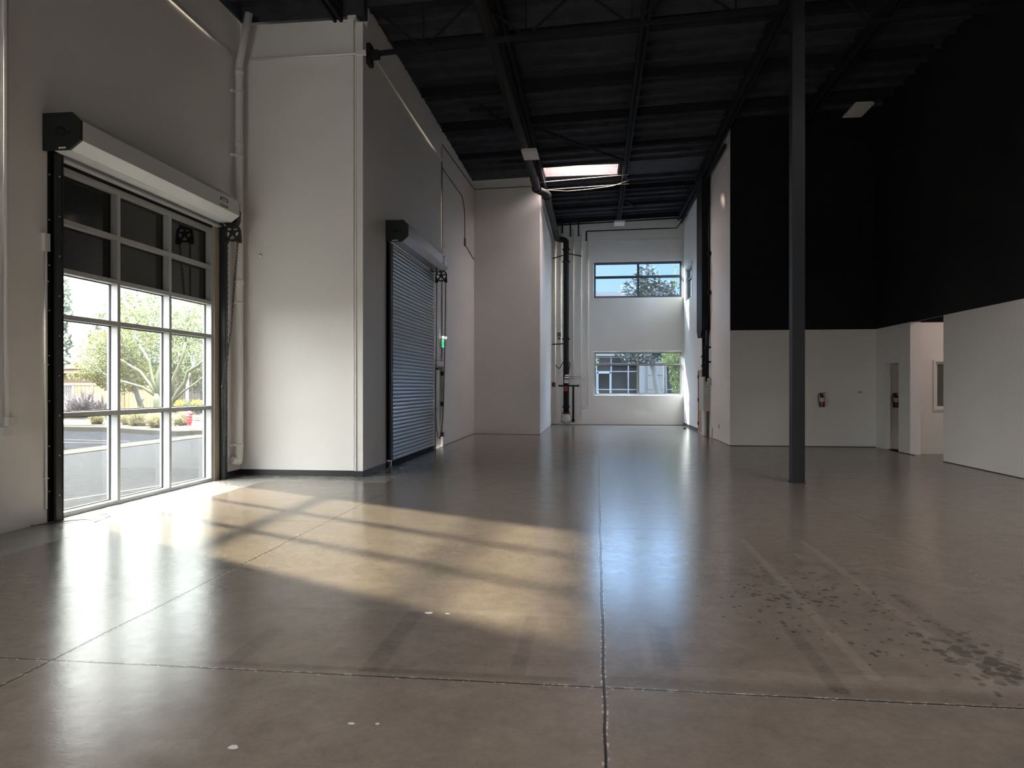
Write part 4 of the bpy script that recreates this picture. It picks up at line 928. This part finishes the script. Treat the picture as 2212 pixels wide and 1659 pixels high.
# palo verde with green limbs
B0 = (-19.68, 30, PZ)
tree('palo_verde_tree', B0, [
    ([B0, (-19.75, 30, .95), (-19.70, 30, 1.25)], .17, .13, 0),
    ([(-19.72, 30, 1.15), (-20.05, 30, 1.65), (-20.6, 30.1, 2.25), (-21.3, 30.2, 2.6)], .08, .05, .9),
    ([(-19.72, 30, 1.1), (-20.3, 29.8, 1.55), (-21.28, 29.6, 1.85)], .07, .045, .8),
    ([(-19.68, 30, 1.2), (-19.95, 30, 1.9), (-20.1, 30, 2.7), (-20.6, 30, 3.5)], .08, .05, .9),
    ([(-19.66, 30, 1.2), (-19.85, 30.2, 2.1), (-19.6, 30.3, 2.9), (-19.7, 30.3, 3.6)], .09, .05, .9),
    ([(-19.62, 30, 1.2), (-19.3, 29.9, 2.0), (-19.1, 29.8, 2.9)], .07, .045, .8)],
    [((-20.6, 30.4, 3.6), (1.6, 1.3, 1.0), 1500), ((-20.2, 30.2, 4.9), (1.7, 1.3, 1.0), 1300)], 'leaf_pale', 'bark_green',
    'palo verde tree with forking green trunk behind the straw grasses', .085, 2, 2.4, 24, None, .7)
B1 = (-21.1, 33, PZ)
tree('palo_verde_tree', B1, [
    ([B1, (-21.0, 33, .6), (-20.57, 33, 1.34), (-20.21, 33, 1.8), (-20.08, 33, 2.3), (-19.5, 33, 2.62), (-19.1, 33, 3.05)], .13, .06, 1.0),
    ([(-20.95, 33, .7), (-20.2, 32.8, 1.3), (-19.3, 32.7, 1.87)], .06, .04, .7),
    ([(-20.95, 33, .8), (-20.95, 33.2, 2.0), (-20.4, 33.2, 3.15), (-20.33, 33.2, 3.8)], .09, .05, 1.0)],
    [((-20.2, 33.6, 4.0), (1.5, 1.2, 1.2), 1300), ((-19.6, 33.4, 5.4), (1.6, 1.3, 1.1), 1200)], 'leaf_pale', 'bark_green',
    'leaning green-limbed tree seen through the right column of panes', .085, 2, 2.4, 24, None, .7)
# bushy tree left panes
tree('bushy_tree', (-21.3, 31.5, PZ), [([(-21.3, 31.5, PZ), (-21.6, 31.3, 1.2), (-21.8, 31.2, 2.2)], .14, .08, .9)],
     [((-23.2, 31.4, 2.9), (1.5, 1.2, 1.3), 3600), ((-22.3, 31.3, 2.2), (1.5, 1.1, 1.0), 3400), ((-22.0, 31.4, 3.9), (1.3, 1.1, .8), 1500), ((-21.6, 31.3, 4.9), (.9, .8, .9), 330), ((-24.2, 31.3, 2.1), (.9, .7, .3), 380)],
     'leaf_yel', 'bark_grey', 'bushy yellow-green tree overhanging the tan gate', .15, 2, 2.6)
tree('magnolia_tree', (-21.5, 25.6, PZ), [([(-21.5, 25.6, PZ), (-21.3, 25.5, 2.5), (-21.1, 25.4, 5)], .16, .08, .9)],
     [((-20.75, 24.9, 4.6), (.72, .9, 1.1), 620), ((-20.6, 25.0, 3.1), (.5, .8, 1.0), 420), ((-21.4, 25.2, 5.6), (1.0, 1.1, .9), 400)],
     'leaf_dark', 'bark_grey', 'dark large-leafed tree at the left edge of the window', .24, 2, 2.0)
for (bx, by, rx, rz, zc, n, lf_, lab) in ((-29.5, 43, 3.4, 3.2, 4.6, 5200, 'leaf_mid', 'green backdrop tree behind the palo verde'), (-25.0, 44, 3.2, 3.3, 4.4, 5200, 'leaf_pale', 'pale green backdrop tree at the right of the view'),
                                      (-27.4, 47, 3.0, 2.6, 3.6, 3600, 'leaf_mid', 'lower green backdrop tree behind the iron fence'), (-35.2, 50, 2.6, 1.6, 3.9, 2000, 'leaf_dark', 'dark backdrop tree rising behind the tan building')):
    tree('backdrop_tree', (bx, by, GZ), [([(bx, by, GZ), (bx, by, 1.8)], .25, .2, 1.2)], [((bx, by, zc), (rx, 2.0, rz), n)], lf_, 'bark_grey', lab, .26, 2, 2.0, 0, 'trees beyond the lot')
# thin white trunk
tree('birch_tree', (-24.34, 40, PZ), [([(-24.34, 40, PZ), (-24.36, 40, 1.1), (-24.33, 40, 2.0)], .10, .08, .8)], [((-24.3, 40.2, 3.4), (1.2, .9, 1.0), 700)], 'leaf_pale', 'bark_white', 'slim white-barked tree before the dark iron fence', .14, 2)

# grasses
def grass_clump(name, loc, n, L_, m, label, cat, w=.012, spread=.9):
    mb = MB(); x, y, z = loc
    for k in range(n):
        a = rnd.uniform(0, 6.28); el = math.asin(rnd.uniform(.12, 1.0)); l = L_ * rnd.uniform(.6, 1.1); p = Vector((x + rnd.gauss(0, .10) * L_, y + rnd.gauss(0, .10) * L_, z))
        dx, dy = math.cos(a), math.sin(a); s2 = Vector((-dy, dx, 0)) * w; ce, se = math.cos(el), math.sin(el)
        q1 = p + Vector((dx * ce * .5, dy * ce * .5, se * .62 + .08)) * l; q2 = p + Vector((dx * ce * spread, dy * ce * spread, se * .95)) * l
        mb._add([p - s2, p + s2, q1 + s2 * .8, q1 - s2 * .8], [(0, 1, 2, 3)]); mb._add([q1 - s2 * .8, q1 + s2 * .8, q2], [(0, 1, 2)])
    o = mb.build(name, M[m], origin=loc, fixn=False); return tag(o, label, cat)
gc = grass_clump('grass_clump', (-16.1, 24.5, PZ), 700, .80, 'grass', 'straw grass clump in the middle panes nearest the kerb', 'ornamental grass')
gc['group'] = 'straw grasses in the planter'
for (x, y, s2, a, lab) in ((-15.4, 25.0, .95, 1, 'straw grass clump just left of the hydrant'), (-15.25, 26.6, .8, 2, 'small grass clump behind and right of the hydrant'),
                          (-17.6, 25.6, 1.05, 3, 'straw grass clump left of the middle window mullion'), (-16.9, 25.9, 1.0, 4, 'straw grass clump right of the first window mullion'),
                          (-18.6, 26.4, .9, 5, 'straw grass clump in the left panes beside the path slab'), (-20.1, 26.6, .8, 2.2, 'low straw grass clump at the left edge of the planter')):
    c_ = dup(gc, (x, y, PZ), a, s2, lab)
fx = grass_clump('flax_plant', (-24.9, 32.0, PZ), 330, 1.55, 'flax', 'spiky grey-purple flax plant in the left panes before the tan fence', 'flax plant', .045, .95)
fx['group'] = 'flax plants'
for (x, y, s2, a, lab) in ((-23.5, 31.6, .8, 2, 'spiky flax plant beside the first window mullion'), (-26.0, 33.0, .9, 4, 'spiky flax plant at the left window edge before the iron pickets'), (-22.8, 31.0, .62, 1, 'small spiky flax plant just left of the first window mullion')):
    dup(fx, (x, y, PZ), a, s2, lab)
# tan fence and gates
fn = thing('tan_gate', (-31.5, 41.8, GZ), 'tan corrugated gate behind the flax plants, left panes', 'gate')
MB().box(-33.1, -29.2, 41.78, 41.82, .05, 1.66).build('gate_panel', M['tanmetal'], fn)
k = MB(); k.box(-34.6, -29.2, 41.74, 41.86, 1.66, 1.80)
for x in (-33.2, -31.9, -29.3): k.box(x, x + .1, 41.74, 41.86, GZ, 1.7)
k.build('gate_frame', M['tanframe'], fn)
pk = MB()
for i in range(9): pk.box(-34.6 + i * .16, -34.54 + i * .16, 41.8, 41.84, .1, 1.66)
pk.box(-34.6, -33.2, 41.8, 41.84, 1.28, 1.34); pk.box(-33.35, -33.2, 41.79, 41.85, .1, 1.66); pk.build('picket', M['ironfence'], fn)
MB().box(-31.95, -31.85, 41.70, 41.74, .95, 1.1).build('latch', M['ironfence'], fn)
f2 = thing('tan_gate', (-26, 38, GZ), 'tan corrugated gate with latch behind the palo verde trunk', 'gate')
MB().box(-27.0, -24.4, 37.98, 38.02, .05, 1.52).build('gate_panel', M['tanmetal'], f2)
k = MB(); k.box(-27.1, -24.4, 37.94, 38.06, 1.52, 1.62); k.box(-27.1, -27.0, 37.94, 38.06, GZ, 1.62); k.box(-25.9, -25.86, 37.95, 37.98, GZ, 1.52); k.build('gate_frame', M['tanframe'], f2)
MB().box(-25.95, -25.75, 37.90, 37.94, .85, .92).build('latch', M['ironfence'], f2)
rw = MB(); rw.prism([(37.2, GZ), (38.0, GZ), (38.0, 1.95), (37.7, 1.6)], 'x', -27.3, -27.1); tag(rw.build('wing_wall', M['tanframe']), 'slanted tan wing wall at the left end of the latched gate', 'wall')
bd = thing('tan_building', (-38, 52, GZ), 'low tan stucco building with cream fascia and hedge top', 'building')
MB().box(-46, -31.0, 50, 56, GZ, 2.95).build('wall', M['stucco'], bd); MB().box(-46, -33.6, 49.9, 56, 2.95, 3.33).build('fascia', M['fascia'], bd)
MB().box(-46, -33.6, 49.7, 50, 2.60, 2.75).build('canopy_edge', M['fascia'], bd)
hdg = MB()
for k in range(24): leaves(hdg, (-45.5 + k * .5, 50.6, 3.50), (.45, .4, .28), 60, .13, 1.6, 0)
tag(hdg.build('roof_hedge', M['hedge'], fixn=False), 'clipped green hedge along the tan building roof', 'hedge')
# iron fence, hedge, flowers at right
ir = thing('iron_fence', (-27.5, 46, GZ), 'dark iron picket fence behind the clipped hedge', 'fence')
k = MB(); k.box(-31, -25.5, 45.98, 46.02, 1.55, 1.6); k.box(-31, -25.5, 45.98, 46.02, .35, .4)
k.build('rail', M['ironfence'], ir); k = MB()
for i in range(44): k.box(-31 + i * .125, -30.965 + i * .125, 45.98, 46.02, GZ, 1.65)
k.build('picket', M['ironfence'], ir)
hdg = MB()
for k in range(18): leaves(hdg, (-27.6 + k * .25, 41.9, .42), (.3, .35, .40), 150, .09, 1.6, 0)
tag(hdg.build('clipped_hedge', M['hedge'], fixn=False), 'low clipped hedge before the iron fence', 'hedge')
for (x, lab) in ((-25.05, 'left yellow flowering bush before the low hedge'), (-23.75, 'right yellow flowering bush before the low hedge')):
    o = thing('flowering_bush', (x, 40.2, GZ), lab, 'flowering bush', 'yellow flowering bushes')
    a = MB(); leaves(a, (x, 40.2, .35), (.55, .4, .35), 350, .09, 1.8, 0); a.build('foliage', M['leaf_mid'], o, fixn=False)
    a = MB(); leaves(a, (x, 40.15, .45), (.52, .42, .34), 300, .08, 1.2, .2); a.build('blossom', M['yellow'], o, fixn=False)

# ---- behind the back wall
bf = thing('office_building', (0, 47, GZ), 'grey office building with dark storefront glass seen through back windows', 'building')
k = MB(); k.box(-9, 3.15, 45.0, 52, 3.5, 7.55); k.box(2.53, 3.15, 44.9, 45.4, GZ, 3.5); k.build('parapet', M['facade2'], bf)
k = MB(); k.box(3.15, 4.25, 44.6, 52, GZ, 7.3); k.build('facade_panel', M['facade'], bf)
k = MB(); k.box(4.25, 9, 45.0, 52, 3.5, 7.3); k.build('pier', M['facade'], bf)
k = MB(); k.box(3.15, 4.25, 44.58, 44.6, 2.3, 2.33); k.box(3.15, 4.25, 44.58, 44.6, 1.42, 1.45); k.build('panel_joint', M['facade2'], bf)
MB().box(-9, 9, 45.41, 45.45, GZ, 3.5).build('glazing', M['storeglass'], bf)
k = MB()
for x in (-6, -4, -2, .02, .93, 2.0, 5.2, 6.5): k.box(x - .035, x + .035, 45.18, 45.3, GZ, 3.5)
for z in (.35, 1.37, 2.5, 3.0, 3.40): k.box(-9, 2.53, 45.19, 45.3, z, z + .05)
for z in (1.37, 3.0): k.box(4.25, 9, 45.19, 45.3, z, z + .05)
k.build('mullion', M['storeframe'], bf)
k = MB(); k.box(.06, .14, 45.12, 45.19, GZ, 2.5); k.box(.83, .92, 45.12, 45.19, GZ, 2.5); k.box(.06, .92, 45.12, 45.19, 2.40, 2.52); k.build('entrance_door', M['storeframe'], bf)
MB().tube([(.12, 45.05, .9), (.12, 45.0, 1.25)], .03, 6).build('pull_handle', M['chrome'], bf)
tree('ficus_tree', (3.0, 36, GZ), [([(3.0, 36, GZ), (3.02, 36, 1.2), (2.86, 36, 2.2), (2.75, 36, 2.9), (2.6, 36, 4)], .17, .12, 1.2)],
     [((2.25, 36, 3.25), (1.35, .9, .55), 950), ((2.0, 36, 6.2), (.85, .8, .9), 560), ((2.9, 36, 5.9), (1.2, .9, 1.0), 1500), ((2.2, 36, 5.2), (1.1, .8, .6), 900), ((3.3, 36.2, 6.6), (.9, .6, .28), 230), ((2.5, 36, 7.0), (.7, .6, .7), 380)],
     'leaf_ficus', 'bark_grey', 'dark ficus tree with grey trunk behind the back windows', .20, 2, 2.2)
tree('ficus_tree', (3.55, 37, GZ), [([(3.55, 37, GZ), (3.5, 37, 1.6), (3.48, 37, 3.0)], .12, .08, .9)], [((3.6, 37, 3.5), (1.0, .8, .5), 500), ((4.1, 37, 5.35), (.8, .6, .22), 150)],
     'leaf_ficus', 'bark_grey', 'second slimmer grey trunk right of the dark ficus', .2, 2, 2.2)
bm_ = thing('bamboo_clump', (3.85, 33, GZ), 'bright green bamboo at the right of back windows', 'bamboo')
k = MB()
for i in range(9):
    x = 3.6 + rnd.uniform(0, .9); k.tube([(x, 33 + rnd.uniform(-.3, .3), GZ), (x + rnd.uniform(-.2, .2), 33, 3.4), (x - .35, 33, 5.4)], [.02, .016, .006], 5)
for (x, h_) in ((3.70, 7.6), (4.05, 7.2)): k.tube([(x, 33.4, GZ), (x + .05, 33.4, 4), (x - .12, 33.4, h_)], [.02, .015, .006], 5)
k.build('cane', M['bark_green'], bm_)
k = MB(); leaves(k, (3.85, 33, 2.1), (.55, .5, 1.3), 1300, .22, 5, 0, .9); leaves(k, (3.45, 33, 2.9), (.5, .5, .55), 500, .22, 5, 0, .9); leaves(k, (2.9, 33, 5.2), (.6, .4, .38), 340, .2, 5, 0, .6); leaves(k, (3.62, 33.4, 6.6), (.12, .1, .8), 40, .18, 5, 0, .6)
k.build('foliage', M['leaf_bamboo'], bm_, fixn=False)
tree('olive_shrub', (-.75, 38, GZ), [([(-.75, 38, GZ), (-.7, 38, 2.5)], .06, .04, .5)], [((-.35, 38, 3.0), (.5, .5, .7), 420)], 'leaf_yel', 'bark_grey', 'small yellow-green tree at the left edge of lower back window', .10, 1, 1.6)

# ------------------------------------------------------------------ light
SUN = Vector((-.876, .482, math.tan(R(22.5)))).normalized()
sun = bpy.data.lights.new('sun', 'SUN'); so = bpy.data.objects.new('sun', sun); COL.objects.link(so)
sun.energy = 5.4; sun.angle = R(2.6); sun.color = (1.0, .86, .63)
so.rotation_euler = SUN.to_track_quat('Z', 'Y').to_euler(); so.location = SUN * 60
def world():
    w = bpy.data.worlds.new('sky'); S.world = w; w.use_nodes = True; nt = w.node_tree; nt.nodes.clear(); L = nt.links.new
    out = N(nt, 'ShaderNodeOutputWorld'); bg = N(nt, 'ShaderNodeBackground'); L(bg.outputs[0], out.inputs[0])
    tc = N(nt, 'ShaderNodeTexCoord'); nv = N(nt, 'ShaderNodeVectorMath', operation='NORMALIZE'); L(tc.outputs['Generated'], nv.inputs[0])
    dp = N(nt, 'ShaderNodeVectorMath', operation='DOT_PRODUCT'); L(nv.outputs[0], dp.inputs[0]); dp.inputs[1].default_value = SUN
    def mth(op, a, b=None, clamp=False):
        n = N(nt, 'ShaderNodeMath', operation=op, use_clamp=clamp)
        for i, v in enumerate((a, b)):
            if v is None: continue
            if isinstance(v, (int, float)): n.inputs[i].default_value = v
            else: L(v, n.inputs[i])
        return n.outputs[0]
    def mr(v, a, b, c, d):
        n = N(nt, 'ShaderNodeMapRange', clamp=True); L(v, n.inputs[0])
        for i, k in enumerate((a, b, c, d)): n.inputs[i + 1].default_value = k
        return n.outputs[0]
    haze = mr(dp.outputs['Value'], .35, .92, 0, 1)          # white haze towards the sun, blue away from it
    mx = N(nt, 'ShaderNodeMix', data_type='RGBA'); mx.inputs[6].default_value = (.72, 1.06, 1.5, 1); mx.inputs[7].default_value = (1.0, 1.0, .97, 1); L(haze, mx.inputs[0])
    au = mth('POWER', mth('MAXIMUM', dp.outputs['Value'], 0.0), 5.0)
    sx = N(nt, 'ShaderNodeSeparateXYZ'); L(nv.outputs[0], sx.inputs[0])
    fill_sky = mth('MULTIPLY', mr(sx.outputs[1], .25, .65, 1, 0), mr(sx.outputs[2], .15, .75, 1, .3))   # unseen sky away from +Y, brightened to throw more light indoors
    st_ = mth('ADD', mth('ADD', mth('MULTIPLY', au, SKY[1]), mth('MULTIPLY', mr(sx.outputs[1], .89, .96, 1, .42), SKY[0])), mth('ADD', mth('MULTIPLY', fill_sky, SKY[2]), mth('ADD', mr(sx.outputs[2], .6, .95, 0, SKY[3]), mth('MULTIPLY', mth('MULTIPLY', mr(sx.outputs[2], .175, .23, 0, SKY[4]), mr(sx.outputs[1], .85, .95, 1, 5.0)), mr(sx.outputs[2], .45, .6, 1, 0)))))
    m2 = N(nt, 'ShaderNodeMix', data_type='RGBA'); L(mr(sx.outputs[1], .25, .65, 1, 0), m2.inputs[0]); L(mx.outputs[2], m2.inputs[6]); m2.inputs[7].default_value = (1.0, .985, .965, 1)
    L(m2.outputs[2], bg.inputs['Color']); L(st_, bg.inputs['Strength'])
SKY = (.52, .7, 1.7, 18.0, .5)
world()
# daylight portals at the openings (they only guide sampling of the sky)
def portal(loc, rot, sx, sy):
    l = bpy.data.lights.new('daylight_portal', 'AREA'); l.shape = 'RECTANGLE'; l.size = sx; l.size_y = sy; l.cycles.is_portal = True
    o = bpy.data.objects.new('daylight_portal', l); COL.objects.link(o); o.location = loc; o.rotation_euler = rot
portal((-6.5, 9.33, 1.5), (0, R(-90), 0), 2.95, 3.4)
portal((-6.5, -2.4, 1.6), (0, R(-90), 0), 3.2, 3.5)
portal((-3.65, -9.25, 1.3), (R(90), 0, 0), 5.0, 2.6)
for q in SKS[1:]: portal(((q[0] + q[1]) / 2, (q[2] + q[3]) / 2, cz(q[1]) + .5), (0, 0, 0), 2.4, 1.3)
portal((1.67, YF + .3, 5.93), (R(-90), 0, 0), 3.55, 1.5)
portal((1.67, YF + .3, 2.11), (R(-90), 0, 0), 3.55, 1.8)
portal((-.48, 22.58, 8.9), (0, 0, 0), 2.36, 1.15)
S.view_settings.view_transform = 'Standard'; S.view_settings.look = 'None'; S.view_settings.exposure = 2.55; S.view_settings.gamma = 1.0
S.view_settings.use_curve_mapping = False
